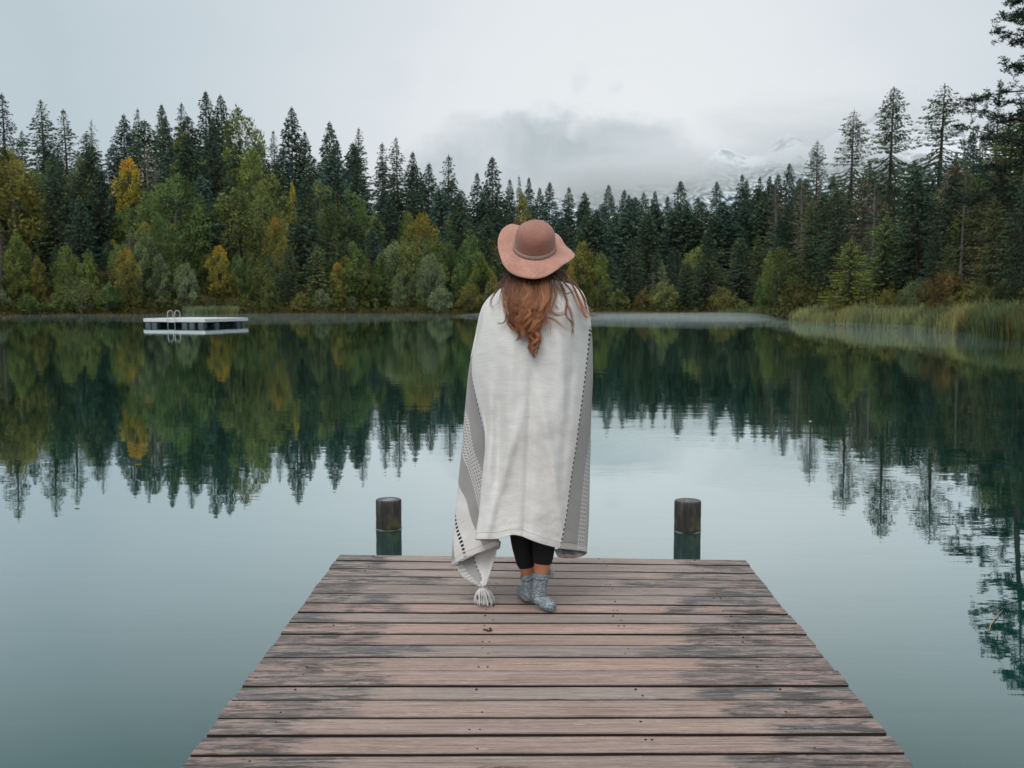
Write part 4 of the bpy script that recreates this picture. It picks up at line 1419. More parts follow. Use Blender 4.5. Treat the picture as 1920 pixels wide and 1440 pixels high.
def build_person():
    root = empty('person', (0, 0, 0))
    tag(root, 'woman seen from behind on the dock in a felt hat, leggings and grey socks', 'person')
    J = []
    E = []

    def add(p, r, to=None):
        J.append((Vector(p), r))
        if to is not None: E.append((to, len(J) - 1))
        return len(J) - 1
    hip = add(P(1000, 845, YB + .03), .125)
    waist = add(P(1001, 760, YB + .03), .105, hip)
    chest = add(P(1002, 660, YB + .02), .115, waist)
    upper = add(P(1003, 600, YB + .02), .10, chest)
    neck = add(P(1003, 548, YB + .01), .05, upper)
    neck2 = add(P(1002, 530, YB + .01), .048, neck)
    jaw = add(P(1002, 508, YB + .025), .066, neck2)
    skull = add(P(1002, 480, YB + .02), .084, jaw)
    crown = add(P(1002, 452, YB + .01), .062, skull)
    nose = add(P(1002, 492, YB + .122), .012, skull)
    for s in (-1, 1):
        ear = add(P(1002 + s * 36, 490, YB + .02), .014, skull)
        sh = add(P(1003 + s * 62, 582, YB + .02), .058, upper)
        el = add(P(1003 + s * 86, 720, YB + .05), .044, sh)
        wr = add(P(1003 + s * 22, 640, YB + .24), .026, el)
        palm = add(P(1003 + s * 10, 618, YB + .255), (.034, .02), wr)
        tips = [(-6, 588), (0, 583), (5, 585), (10, 591)]
        for fx, fy in tips:
            k1 = add(P(1003 + s * (8 - fx * .6), (618 + fy) / 2 - 4, YB + .262), .009, palm)
            k2 = add(P(1003 + s * (4 - fx * .5), fy + 8, YB + .245), .0082, k1)
            add(P(1003 + s * (1 - fx * .4), fy + 14, YB + .225), .007, k2)
        th = add(P(1003 + s * 20, 606, YB + .275), .010, palm)
        add(P(1003 + s * 16, 592, YB + .272), .0085, th)
    # legs: (hip, knee, calf, ankle)
    legs = [((985, 870, YB + .03, .085), (980, 975, YB + .04, .052), (982, 1030, YB + .035, .046), (990, 1080, YB + .03, .031), (993, 1112, YB + .02, .031)),
            ((1020, 870, YB + .02, .085), (1022, 975, YB - .02, .052), (1020, 1028, YB - .035, .048), (1014, 1076, YB - .05, .033), (1011, 1108, YB - .055, .033))]
    for L in legs:
        prev = hip
        for (px, py, Y, r) in L:
            prev = add(P(px, py, Y), r, prev)
    body = skin_mesh('body', J, E, M['skin'], root, 2)
    # sweater under the blanket
    JS, ES = [], []

    def adds(p, r, to=None):
        JS.append((Vector(p), r))
        if to is not None: ES.append((to, len(JS) - 1))
        return len(JS) - 1
    a0 = adds(P(1000, 800, YB + .03), .132)
    a1 = adds(P(1001, 740, YB + .03), .122, a0)
    a2 = adds(P(1002, 660, YB + .02), .128, a1)
    a3 = adds(P(1003, 600, YB + .02), .112, a2)
    adds(P(1003, 560, YB + .012), .062, a3)
    for s in (-1, 1):
        b1 = adds(P(1003 + s * 62, 582, YB + .02), .066, a3)
        b2 = adds(P(1003 + s * 86, 720, YB + .05), .053, b1)
        adds(P(1003 + s * 30, 655, YB + .215), .036, b2)
    skin_mesh('sweater', JS, ES, M['leggings'], root, 2)
    # leggings: cropped at mid calf
    JL, EL = [], []

    def addl(p, r, to=None):
        JL.append((Vector(p), r))
        if to is not None: EL.append((to, len(JL) - 1))
        return len(JL) - 1
    h0 = addl(P(1000, 845, YB + .03), .135)
    addl(P(1001, 770, YB + .03), .115, h0)
    spec = [[(984, 880, YB + .03, .095), (978, 975, YB + .04, .066), (980, 1018, YB + .036, .0595), (985, 1045, YB + .034, .051), (988, 1071, YB + .03, .043)],
            [(1021, 880, YB + .02, .095), (1022, 975, YB - .02, .066), (1020, 1018, YB - .034, .0585), (1018, 1042, YB - .04, .0515), (1017, 1064, YB - .047, .045)]]
    for L in spec:
        prev = h0
        for (px, py, Y, r) in L:
            prev = addl(P(px, py, Y), r, prev)
    skin_mesh('leggings', JL, EL, M['leggings'], root, 2)
    # socks
    socks = [[(991, 1086, YB + .028, .034), (993, 1104, YB + .02, .0335), (994, 1121, YB + .012, .033), (986, 1121, YB + .07, .034), (979, 1113, YB + .135, .030), (975, 1108, YB + .175, .022)],
             [(1013.5, 1083, YB - .05, .0365), (1011.5, 1102, YB - .055, .036), (1009.5, 1122, YB - .055, .0355), (1022, 1131, YB - .085, .034), (1033, 1136, YB - .11, .030), (1040, 1139, YB - .125, .022)]]
    for L in socks:
        js = [(P(px, py, Y), r) for px, py, Y, r in L]
        for k, (p, r) in enumerate(js):
            p.z = max(p.z, DECK + r * .93)
        sk = skin_mesh('sock', js, [(k, k + 1) for k in range(len(js) - 1)], M['knit'], root, 3, 1)
        # ribbed cuff
        p0, p1 = js[0][0], js[1][0]
        d = (p0 - p1).normalized()
        g = Geo()
        rr = js[0][1]
        pts, rs = [], []
        for k in range(9):
            pts.append(p0 + d * (.008 + .003 * k) - d * .012); rs.append(rr * 1.0 + .0018 + (.0015 if k % 2 else 0))
        g.tube(pts, rs, 28, False)
        obj('cuff', g.tup(), M['knit'], sk, smooth=True)
    # hair --------------------------------------------------------------
    rr = random.Random(5)
    dep_x = [505, 520, 546, 582, 638, 700]
    dep_y = [-.085, -.105, -.135, -.172, -.196, -.205]

    def hd(px, py):
        base = float(np.interp(py, dep_x, dep_y))
        k = (px - 1003) / 100
        return base + min(.16, .10 * k * k * (1 if py > 530 else 1.2))
    gv, gf, tone, along = [], [], [], []

    def strand(pts, r0, r1, tn, n=5):
        b = len(gv)
        g = Geo()
        k = len(pts)
        g.tube(pts, [r0 + (r1 - r0) * (i / (k - 1)) ** 1.3 for i in range(k)], n, False)
        gv.extend(g.v)
        gf.extend([tuple(i + b for i in f) for f in g.f])
        for i in range(k):
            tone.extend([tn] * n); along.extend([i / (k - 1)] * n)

    def cr_path(ctrl, n):
        out = []
        c = [ctrl[0]] + list(ctrl) + [ctrl[-1]]
        m = len(ctrl) - 1
        for i in range(n + 1):
            t = i / n * m
            s = min(int(t), m - 1)
            f = t - s
            p0, p1, p2, p3 = (np.array(c[s + k], float) for k in range(4))
            out.append(.5 * ((2 * p1) + (-p0 + p2) * f + (2 * p0 - 5 * p1 + 4 * p2 - p3) * f * f + (-p0 + 3 * p1 - 3 * p2 + p3) * f ** 3))
        return out
    # main fall of hair: wavy locks, darker ones underneath
    NL = 34
    for L in range(NL):
        s = (L + .5) / NL
        s = (s * 7.3 + .17) % 1.0 if L % 2 else s
        layer = rr.random()
        sx0 = 947 + 80 * s
        low0 = float(np.interp(s, [0, .12, .3, .5, .66, .78, .9, 1], [604, 622, 634, 646, 676, 664, 622, 604])) + rr.uniform(-12, 6) - (rr.uniform(10, 35) if rr.random() < .25 else 0)
        ex0 = 946 + 78 * s + (9 if s < .35 else 0) + rr.gauss(0, 4)
        ex0 += (1004 - ex0) * .35 * math.exp(-((s - .68) / .2) ** 2)
        ph, wl, amp = rr.uniform(0, 6.28), rr.uniform(34, 56), rr.uniform(3.5, 7.5)
        tn0 = max(.05, min(.95, .12 + .75 * layer + rr.gauss(0, .12)))
        for k in range(28):
            o0, o1 = rr.gauss(0, 3.0), rr.gauss(0, 4.4)
            tip = rr.gauss(0, 2.4)
            low = low0 - abs(rr.gauss(0, 9))
            dl = -.004 - .026 * layer + rr.gauss(0, .003)
            pts = []
            m = 26
            for i in range(m + 1):
                t = i / m
                y = 512 + (low - 512) * t
                off = o0 * (1 - t) + o1 * math.sin(min(1, t * 1.15) * math.pi) + tip * t
                x = sx0 + (ex0 - sx0) * t ** 1.3 + off + amp * min(1, t * 1.8) * math.sin((y - 512) / wl * 6.28 + ph + o0 * .05)
                d = hd(x, y) + dl * min(1, .3 + t * 2) + .006 * math.cos((y - 512) / wl * 6.28 + ph) * t
                pts.append(P(x, y, YB + d))
            strand(pts, rr.uniform(.0010, .0019), .0004, max(0, min(1, tn0 + rr.gauss(0, .1))), 4)
    # loose locks: left wisps and the windblown right side
    guides = [
        ([(950, 514), (936, 540), (924, 558), (922, 572), (928, 578)], 5), ([(955, 514), (942, 545), (938, 568), (930, 576)], 4),
        ([(953, 516), (944, 560), (950, 590), (944, 605), (933, 606)], 6), ([(957, 516), (950, 555), (958, 590), (952, 605), (960, 615), (972, 620)], 10),
        ([(946, 520), (930, 535), (916, 543)], 3), ([(960, 516), (946, 540), (944, 570), (948, 592)], 8),
        ([(1020, 512), (1026, 545), (1022, 575), (1032, 585), (1048, 588), (1062, 585)], 8), ([(1025, 510), (1034, 540), (1030, 575), (1042, 592), (1060, 590)], 6),
        ([(1030, 508), (1050, 535), (1062, 565), (1060, 590), (1072, 605), (1073, 625)], 9), ([(1036, 508), (1056, 540), (1066, 575), (1074, 600), (1073, 630)], 7),
        ([(1040, 508), (1070, 530), (1085, 560), (1098, 590), (1099, 600)], 9), ([(1044, 508), (1076, 532), (1092, 555), (1102, 585), (1112, 592), (1121, 590)], 7),
        ([(1046, 506), (1064, 520), (1080, 534), (1094, 556), (1104, 580), (1110, 577)], 5), ([(1042, 507), (1062, 515), (1068, 524), (1074, 528)], 4),
        ([(1022, 514), (1030, 560), (1024, 590), (1030, 610), (1028, 632)], 4), ([(1018, 514), (1022, 560), (1020, 590), (1040, 600), (1056, 612), (1068, 618)], 5),
        ([(1034, 510), (1044, 545), (1040, 566), (1048, 580)], 6), ([(1048, 506), (1060, 508), (1066, 516)], 3), ([(1028, 510), (1040, 550), (1036, 575), (1034, 585)], 6),
        ([(1038, 508), (1058, 530), (1072, 548), (1084, 575), (1096, 594), (1105, 593)], 6), ([(1032, 512), (1056, 548), (1076, 545), (1084, 535)], 3),
    ]
    for ctrl, n in guides:
        tnb = rr.uniform(.3, .9)
        for k in range(n):
            off = rr.gauss(0, 1.6); offy = rr.gauss(0, 2)
            ph = rr.uniform(0, 6.28)
            pts = []
            m = 20
            grow = rr.uniform(.8, 1.0)
            for i, (x, y) in enumerate(cr_path(ctrl, m)):
                t = i / m * grow
                x2 = x + off * (.4 + t) + 1.2 * math.sin(t * 9 + ph) * t
                y2 = y + offy * t
                pts.append(P(x2, y2, YB + hd(x2, y2) - .006 - .014 * t - .0015 * k))
            strand(pts, rr.uniform(.0011, .0019), .0004, max(0, min(1, tnb + rr.gauss(0, .15))), 4)
    # single flyaway hairs
    for k in range(90):
        s = rr.random()
        x0 = 946 + 96 * s
        out = (s - .45) * rr.uniform(10, 60) + rr.gauss(0, 8)
        L_ = rr.uniform(40, 120)
        bow = rr.gauss(0, 9)
        pts = []
        for i in range(15):
            t = i / 14
            x = x0 + out * t + bow * math.sin(t * 3.14) + 2.5 * math.sin(t * 8 + k)
            y = 512 + L_ * t
            pts.append(P(x, y, YB + hd(x, y) - .012 - .022 * t))
        strand(pts, rr.uniform(.0006, .0010), .0003, rr.uniform(.3, .95), 3)
    # close cap of hair on the skull and nape
    b = len(gv)
    nu, nv = 28, 18
    c = P(1002, 492, YB + .005)
    for iv in range(nv + 1):
        ph = math.pi * (.05 + .72 * iv / nv)
        for iu in range(nu + 1):
            a = math.pi + math.pi * (iu / nu - .5) * 1.25 + math.pi / 2
            wv = .003 * math.sin(iu * 2.3)
            gv.append((c.x + (.086 + wv) * math.sin(ph) * math.cos(a), c.y + (.088 + wv) * math.sin(ph) * math.sin(a), c.z + .125 * math.cos(ph)))
            tone.append(.25 + .2 * math.sin(iu * 1.9)); along.append(.12)
    for iv in range(nv):
        for iu in range(nu):
            p = b + iv * (nu + 1) + iu
            gf.append((p, p + 1, p + nu + 2, p + nu + 1))
    me = new_mesh('hair', gv, gf, True)
    for nm, arr in (('tone', tone), ('along', along)):
        at = me.attributes.new(nm, 'FLOAT', 'POINT')
        at.data.foreach_set('value', np.array(arr, dtype=np.float32))
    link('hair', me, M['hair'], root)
    # hat --------------------------------------------------------------
    hat = empty('hat')
    hat.parent = root
    tilt = rad(33)
    hc = P(1002, 467, YB - .01)
    axis_u = Vector((0.03, -math.sin(tilt), math.cos(tilt))).normalized()
    ex = Vector((1, 0, 0)); ex = (ex - axis_u * ex.dot(axis_u)).normalized()
    ey = axis_u.cross(ex)
    nA = 72
    prof = [(-.004, .0925), (.0, .092), (.018, .0905), (.035, .0895), (.055, .0885), (.073, .086), (.090, .080), (.104, .070), (.114, .056), (.120, .040), (.1225, .02), (.123, 0.0)]
    vs, fs = [], []
    for z, r in prof:
        for j in range(nA):
            a = 2 * math.pi * j / nA
            q = 1 + .012 * math.sin(a * 2 + .6) + .008 * math.sin(a * 3 + z * 30)
            dz = 0
            lx, ly = r * q * math.cos(a), r * q * math.sin(a) * 1.08
            # soft dents pressed into the felt
            for (dx_, dy_, dep, sg) in ((.01, -.045, .007, .022), (-.035, .03, .006, .025), (.04, .02, .004, .02), (-.02, -.05, -.003, .015)):
                dz -= dep * math.exp(-((lx - dx_) ** 2 + (ly - dy_) ** 2) / (2 * sg * sg)) * min(1, max(0, (z - .05) / .05))
            vs.append(hc + ex * lx + ey * ly + axis_u * (z + dz))
    for i in range(len(prof) - 1):
        for j in range(nA):
            j2 = (j + 1) % nA
            fs.append((i * nA + j, i * nA + j2, (i + 1) * nA + j2, (i + 1) * nA + j))
    o = obj('crown', (vs, fs), M['shaded_crown_felt'], hat, smooth=True)
    sd = o.modifiers.new('t', 'SOLIDIFY'); sd.thickness = .003; sd.offset = -1
    ss = o.modifiers.new('s', 'SUBSURF'); ss.levels = ss.render_levels = 1
    # ribbon lying round the foot of the crown
    vs, fs = [], []
    for z, r in ((.0035, .0925), (.0045, .0945), (.010, .0940), (.0190, .0930), (.0205, .0905)):
        for j in range(nA):
            a = 2 * math.pi * j / nA
            q = 1 + .012 * math.sin(a * 2 + .6) + .008 * math.sin(a * 3 + z * 30)
            vs.append(hc + ex * (r * q * math.cos(a)) + ey * (r * q * math.sin(a) * 1.08) + axis_u * z)
    for i in range(4):
        for j in range(nA):
            j2 = (j + 1) % nA
            fs.append((i * nA + j, i * nA + j2, (i + 1) * nA + j2, (i + 1) * nA + j))
    obj('band', (vs, fs), M['band'], hat, smooth=True)
    # floppy brim: rim points (px, py, depth), starting at the back, going to the left
    rim = [(1003, 523, -.165), (980, 520.5, -.155), (960, 513, -.13), (946, 500, -.095), (938, 482, -.05), (933.5, 462, -.005), (934.5, 445, .04), (942, 430, .085), (957, 420.5, .125), (975, 424, .155), (1000, 432, .17), (1025, 437, .155), (1042, 438, .125), (1052, 447, .09), (1060, 460, .055), (1072, 471, .015), (1077.5, 480, -.025), (1070, 488, -.07), (1056, 497, -.105), (1040, 509, -.135), (1022, 519, -.155)]
    nR = len(rim)
    rimp = [P(px, py, YB + d) for px, py, d in rim]

    def rim_at(t):
        t = t * nR
        i = int(t) % nR
        f = t - int(t)
        p0, p1, p2, p3 = (rimp[(i + k - 1) % nR] for k in range(4))
        return .5 * ((2 * p1) + (p2 - p0) * f + (2 * p0 - 5 * p1 + 4 * p2 - p3) * f * f + (3 * p1 - p0 - 3 * p2 + p3) * f ** 3)
    nB, nW = 120, 12
    vs, fs = [], []
    # angle of each rim point round the hat axis, so the brim leaves the crown radially
    for j in range(nB):
        R_ = rim_at(j / nB)
        d = R_ - hc
        lx, ly = d.dot(ex), d.dot(ey)
        a = math.atan2(ly, lx)
        q = 1 + .012 * math.sin(a * 2 + .6)
        I_ = hc + ex * (.0915 * q * math.cos(a)) + ey * (.0915 * q * math.sin(a) * 1.08) + axis_u * .001
        out = (ex * math.cos(a) + ey * math.sin(a))
        Ld = (R_ - I_).length
        M_ = I_ + out * Ld * .45
        for k in range(nW + 1):
            t = k / nW
            p = I_ * (1 - t) ** 2 + M_ * 2 * t * (1 - t) + R_ * t * t
            p = p + axis_u * (.0022 * math.sin(j / nB * 6.283 * 7 + 1) * math.sin(t * 3.1))
            vs.append(p)
    k_ = nW + 1
    for j in range(nB):
        j2 = (j + 1) % nB
        for k in range(nW):
            fs.append((j * k_ + k, j2 * k_ + k, j2 * k_ + k + 1, j * k_ + k + 1))
    o = obj('brim', (vs, fs), M['felt'], hat, smooth=True)
    sd = o.modifiers.new('t', 'SOLIDIFY'); sd.thickness = .0035; sd.offset = 0
    return root


build_person()


# ------------------------------------------------------------------ the blanket
def build_blanket():
    root = empty('blanket', (P(1000, 1000, YB).x, YB, DECK))
    tag(root, 'cream blanket with grey stripes, black dashes and tassels round the woman', 'blanket')
    base = root.location.copy()
    R = []
    R.append([(995, 560, .13, -.75), (975, 545, .10, -.6), (972, 532, .05, -.47), (973, 530, .03, -.42), (975, 529, .02, -.37), (977, 528, 0, -.33), (980, 528, -.02, -.3), (990, 527, -.05, -.15), (1008, 527, -.065, 0), (1024, 526, -.05, .15), (1036, 526, -.01, .28), (1040, 528, .03, .38), (1035, 545, .1, .55), (1015, 560, .13, .75)])
    R.append([(990, 620, .2, -.75), (955, 580, .16, -.6), (938, 546, .05, -.285), (939, 545, .03, -.27), (941, 544, .01, -.26), (943, 544, -.01, -.25), (946, 544, -.03, -.24), (970, 545, -.09, -.15), (1008, 546, -.11, 0), (1045, 542, -.09, .16), (1076, 540, -.02, .25), (1084, 544, .03, .28), (1070, 580, .16, .55), (1018, 620, .2, .75)])
    R.append([(988, 655, .22, -.75), (940, 620, .18, -.6), (908, 577, .06, -.285), (909, 576, .04, -.275), (910, 576, .01, -.265), (912, 576, -.02, -.255), (915, 576, -.05, -.24), (950, 580, -.13, -.15), (1005, 582, -.15, 0), (1055, 579, -.13, .17), (1094, 574, -.03, .27), (1099.5, 578, .03, .287), (1075, 620, .18, .53), (1018, 655, .22, .73)])
    R.append([(985, 700, .24, -.75), (925, 675, .2, -.6), (893.5, 635, .06, -.295), (894, 634, .04, -.285), (895, 633, .01, -.275), (898, 633, -.03, -.265), (903, 633, -.07, -.25), (945, 635, -.15, -.15), (1003, 638, -.17, 0), (1060, 636, -.14, .18), (1102, 631, -.01, .295), (1107, 635, .04, .325), (1080, 675, .2, .52), (1020, 700, .24, .72)])
    R.append([(978, 755, .25, -.75), (918, 735, .2, -.6), (882, 700, .06, -.34), (882.5, 699, .03, -.325), (883.5, 699, 0, -.308), (886, 699, -.03, -.298), (891, 699, -.06, -.27), (940, 700, -.16, -.15), (1000, 702, -.18, 0), (1058, 701, -.15, .18), (1097, 698, -.04, .30), (1110.5, 700, .04, .375), (1085, 735, .2, .51), (1028, 755, .24, .70)])
    R.append([(968, 830, .26, -.8), (915, 815, .2, -.65), (873, 785, .05, -.45), (882, 785, .01, -.39), (893, 785, -.03, -.34), (903, 785, -.07, -.30), (910, 785, -.1, -.26), (945, 785, -.17, -.15), (997, 787, -.19, 0), (1050, 786, -.17, .18), (1086, 785, -.09, .30), (1107.5, 785, .03, .41), (1088, 810, .19, .52), (1035, 825, .24, .70)])
    R.append([(962, 875, .26, -.83), (912, 860, .2, -.69), (869, 832, .05, -.49), (882, 832, 0, -.42), (897, 832, -.03, -.36), (914, 832, -.065, -.31), (912, 832, -.12, -.265), (945, 832, -.17, -.15), (995, 834, -.19, 0), (1047, 833, -.17, .18), (1080, 832, -.10, .30), (1106.5, 832, .03, .43), (1088, 850, .19, .53), (1038, 865, .24, .70)])
    R.append([(955, 920, .25, -.87), (908, 915, .2, -.73), (862.5, 890, .05, -.54), (880, 890, 0, -.475), (903, 890, -.03, -.41), (928, 890, -.055, -.34), (905.5, 890, -.13, -.26), (940, 890, -.175, -.15), (992, 891, -.19, 0), (1040, 890, -.18, .18), (1071, 890, -.11, .30), (1104.5, 890, .02, .46), (1088, 905, .18, .55), (1041, 920, .23, .71)])
    R.append([(942, 965, .23, -.90), (902, 970, .18, -.78), (856, 958, .05, -.640), (876, 958, 0, -.555), (899, 958, -.03, -.47), (928, 958, -.055, -.38), (899.5, 957, -.14, -.255), (937, 955, -.18, -.15), (988, 953, -.195, 0), (1033, 956, -.185, .18), (1062, 960, -.12, .30), (1102.5, 962, .02, .475), (1088, 975, .17, .56), (1044, 985, .22, .71)])
    R.append([(932, 992, .2, -.92), (892, 1008, .15, -.80), (851, 1010, .05, -.68), (872, 1006, 0, -.61), (899, 1000, -.03, -.53), (930, 990, -.055, -.43), (895.5, 986, -.145, -.252), (936, 984, -.185, -.15), (978, 979, -.195, 0), (1023, 988, -.19, .18), (1056, 995, -.125, .30), (1100.5, 999, .02, .475), (1085, 1018, .16, .56), (1046, 1022, .2, .71)])
    R.append([(925, 1012, .18, -.94), (885, 1032, .13, -.82), (847, 1062, .06, -.70), (868, 1048, 0, -.645), (897, 1037, -.03, -.57), (936, 1019, -.055, -.45), (892, 1012, -.15, -.25), (934, 1010, -.19, -.15), (967, 1003, -.195, 0), (1013, 1019, -.195, .18), (1050, 1028, -.13, .30), (1098.5, 1035, .02, .475), (1082, 1045, .13, .56), (1048, 1040, .17, .71)])
    G = np.array(R, float)                          # rows, cols, 4
    nr, nc = G.shape[:2]

    def cr_mat(n, m):
        ts = np.linspace(0, n - 1, m)
        A = np.zeros((m, n))
        for i, t in enumerate(ts):
            s = min(int(t), n - 2); f = t - s
            w = (.5 * (-f + 2 * f * f - f ** 3), .5 * (2 - 5 * f * f + 3 * f ** 3), .5 * (f + 4 * f * f - 3 * f ** 3), .5 * (-f * f + f ** 3))
            for k in range(4):
                A[i, min(max(s + k - 1, 0), n - 1)] += w[k]
        return A
    MR, MC = 121, 183
    F = np.einsum('ar,rcd,bc->abd', cr_mat(nr, MR), G, cr_mat(nc, MC))

    def line(px, py, x0, y0, x1, y1, w, amp, fade=90.0):
        t = (py - y0) / (y1 - y0)
        e = max(0, min(1, (py - y0) / fade)) * max(0, min(1, (y1 + fade - py) / fade))
        c = x0 + (x1 - x0) * t
        return amp * math.exp(-((px - c) / w) ** 2) * e
    vs = []
    for i in range(MR):
        for j in range(MC):
            px, py, d, u = F[i, j]
            cf = j / (MC - 1) * (nc - 1)
            if 6.0 <= cf <= 11:
                w = 0
                w += line(px, py, 998, 660, 984, 1000, 7, .012)
                w += line(px, py, 1008, 700, 1064, 1060, 9, -.010)
                w += line(px, py, 988, 740, 900, 1040, 9, -.010)
                w += line(px, py, 1025, 790, 1030, 1010, 16, .008)
                w += line(px, py, 960, 830, 948, 1000, 18, .010)
                w += line(px, py, 922, 690, 915, 850, 8, -.012)
                w += line(px, py, 938, 660, 934, 900, 9, .012)
                w += line(px, py, 1078, 620, 1052, 900, 9, .006)
                w += line(px, py, 962, 600, 955, 800, 9, -.006)
                w += line(px, py, 1046, 590, 1056, 740, 8, -.006)
                fade = min(1, (cf - 6.0) * 2) * min(1, (11 - cf) * 2)
                nz = noise.noise(Vector((px * .02, py * .012, 3))) * .010 + noise.noise(Vector((px * .05, py * .04, 7))) * .0042
                nz += noise.noise(Vector((px * .11 + py * .03, py * .10, 1))) * .0034 * max(0, (py - 780) / 200) + noise.noise(Vector((px * .05 - py * .04, py * .05 + px * .03, 5))) * .004
                d += (w * 1.9 + nz * .55) * fade
                # a pinched pleat by the right shoulder
                d += line(px, py, 1080, 598, 1102, 612, 9, -.006, 8)
            else:
                d += noise.noise(Vector((px * .03, py * .02, 9))) * .012
            vs.append(P(px, py, YB + d))
    fs = [(i * MC + j, i * MC + j + 1, (i + 1) * MC + j + 1, (i + 1) * MC + j) for i in range(MR - 1) for j in range(MC - 1)]
    # distance from the hem, down each column
    dist = np.zeros((MR, MC))
    for j in range(MC):
        for i in range(MR - 2, -1, -1):
            dist[i, j] = dist[i + 1, j] + (vs[i * MC + j] - vs[(i + 1) * MC + j]).length
    uv = [(F[i, j, 3], dist[i, j]) for i in range(MR) for j in range(MC)]
    # hanging corner below the left hem
    nb = len(vs)
    K1, K2 = 22, 20
    for i in range(K1):
        t = i / (K1 - 1)
        l = [(853, 1060), (864, 1080), (882, 1092), (899, 1100)]
        r_ = [(933, 1018), (929, 1040), (922, 1066), (911, 1098)]
        q = t * 3
        s = min(int(q), 2); f = q - s
        lx, ly = l[s][0] * (1 - f) + l[s + 1][0] * f, l[s][1] * (1 - f) + l[s + 1][1] * f
        rx, ry = r_[s][0] * (1 - f) + r_[s + 1][0] * f, r_[s][1] * (1 - f) + r_[s + 1][1] * f
        for j in range(K2):
            g = j / (K2 - 1)
            vs.append(P(lx + (rx - lx) * g, ly + (ry - ly) * g, YB + .035 - .05 * t + .022 * math.sin(g * 4.2) * (1 - t) + .008 * math.sin(g * 9 + t * 3)))
            uv.append((-.455 + .36 * g - .03 * t, .16 * (1 - t) + .03 * (1 - abs(2 * g - 1))))
    fs += [(nb + i * K2 + j, nb + i * K2 + j + 1, nb + (i + 1) * K2 + j + 1, nb + (i + 1) * K2 + j) for i in range(K1 - 1) for j in range(K2 - 1)]
    # rolled end of the left hem, and the front corner showing under the right hem
    for (pts, u0, u1) in (([((908, 1016), (908, 1030)), ((922, 1013), (922, 1030)), ((934, 1012), (935, 1030)), ((938, 1016), (937, 1026))], -.40, -.47),
                          ([((1040, 1030), (1046, 1044)), ((1058, 1030), (1062, 1046)), ((1074, 1033), (1078, 1046)), ((1094, 1035), (1092, 1041))], .24, .46)):
        nb = len(vs)
        n = 16
        for k in range(n):
            t = k / (n - 1) * 3
            s = min(int(t), 2); f = t - s
            for e in (0, .5, 1):
                a = [pts[s][0][m] * (1 - e) + pts[s][1][m] * e for m in (0, 1)]
                c = [pts[s + 1][0][m] * (1 - e) + pts[s + 1][1][m] * e for m in (0, 1)]
                px, py = a[0] * (1 - f) + c[0] * f, a[1] * (1 - f) + c[1] * f
                vs.append(P(px, py, YB + (.0 if u0 < 0 else .05) - .02 * math.sin(e * 3.14) + .01 * math.sin(k * .9)))
                uv.append((u0 + (u1 - u0) * k / (n - 1), .05 - .045 * e))
        fs += [(nb + k * 3 + e, nb + k * 3 + e + 1, nb + k * 3 + e + 4, nb + k * 3 + e + 3) for k in range(n - 1) for e in (0, 1)]
    me = new_mesh('cloth', [v - base for v in vs], fs, True)
    ul = me.uv_layers.new(name='UVMap')
    li = np.empty(len(me.loops), dtype=np.int32)
    me.loops.foreach_get('vertex_index', li)
    ul.data.foreach_set('uv', np.array(uv, dtype=np.float32)[li].reshape(-1))
    cl = link('cloth', me, M['blanket'], root)
    sd = cl.modifiers.new('t', 'SOLIDIFY'); sd.thickness = .005; sd.offset = 0
    # tassels
    for (px, py, d, L, spread, n, seed) in ((904, 1098, -.005, .080, .050, 190, 3), (1030, 1063, .10, .05, .012, 60, 8)):
        r = random.Random(seed)
        g = Geo()
        k0 = P(px, py, YB + d) - base
        g.tube([k0 + Vector((-.006, 0, .02)), k0 + Vector((0, 0, .004)), k0 + Vector((.002, 0, -.012))], [.006, .013, .010], 12)
        floor = DECK - base.z + .004
        for _ in range(n):
            a = r.uniform(0, 6.28); q = r.random() ** .6
            tip = k0 + Vector((.010 + math.cos(a) * spread * q, math.sin(a) * spread * q * .8, -L * r.uniform(.85, 1.05)))
            tip.z = max(tip.z, floor + r.uniform(0, .006))
            s = k0 + Vector((math.cos(a) * .008, math.sin(a) * .008, -.006))
            m = s.lerp(tip, .5) + Vector((math.cos(a) * .007 * q, math.sin(a) * .007 * q, .008))
            g.tube([s, m, s.lerp(tip, .8) + Vector((math.cos(a) * .006 * q, 0, .002)), tip], [.0014, .0016, .0016, .0011], 4, False)
        obj('tassel', g.tup(), M['yarn'], root, smooth=True)


build_blanket()


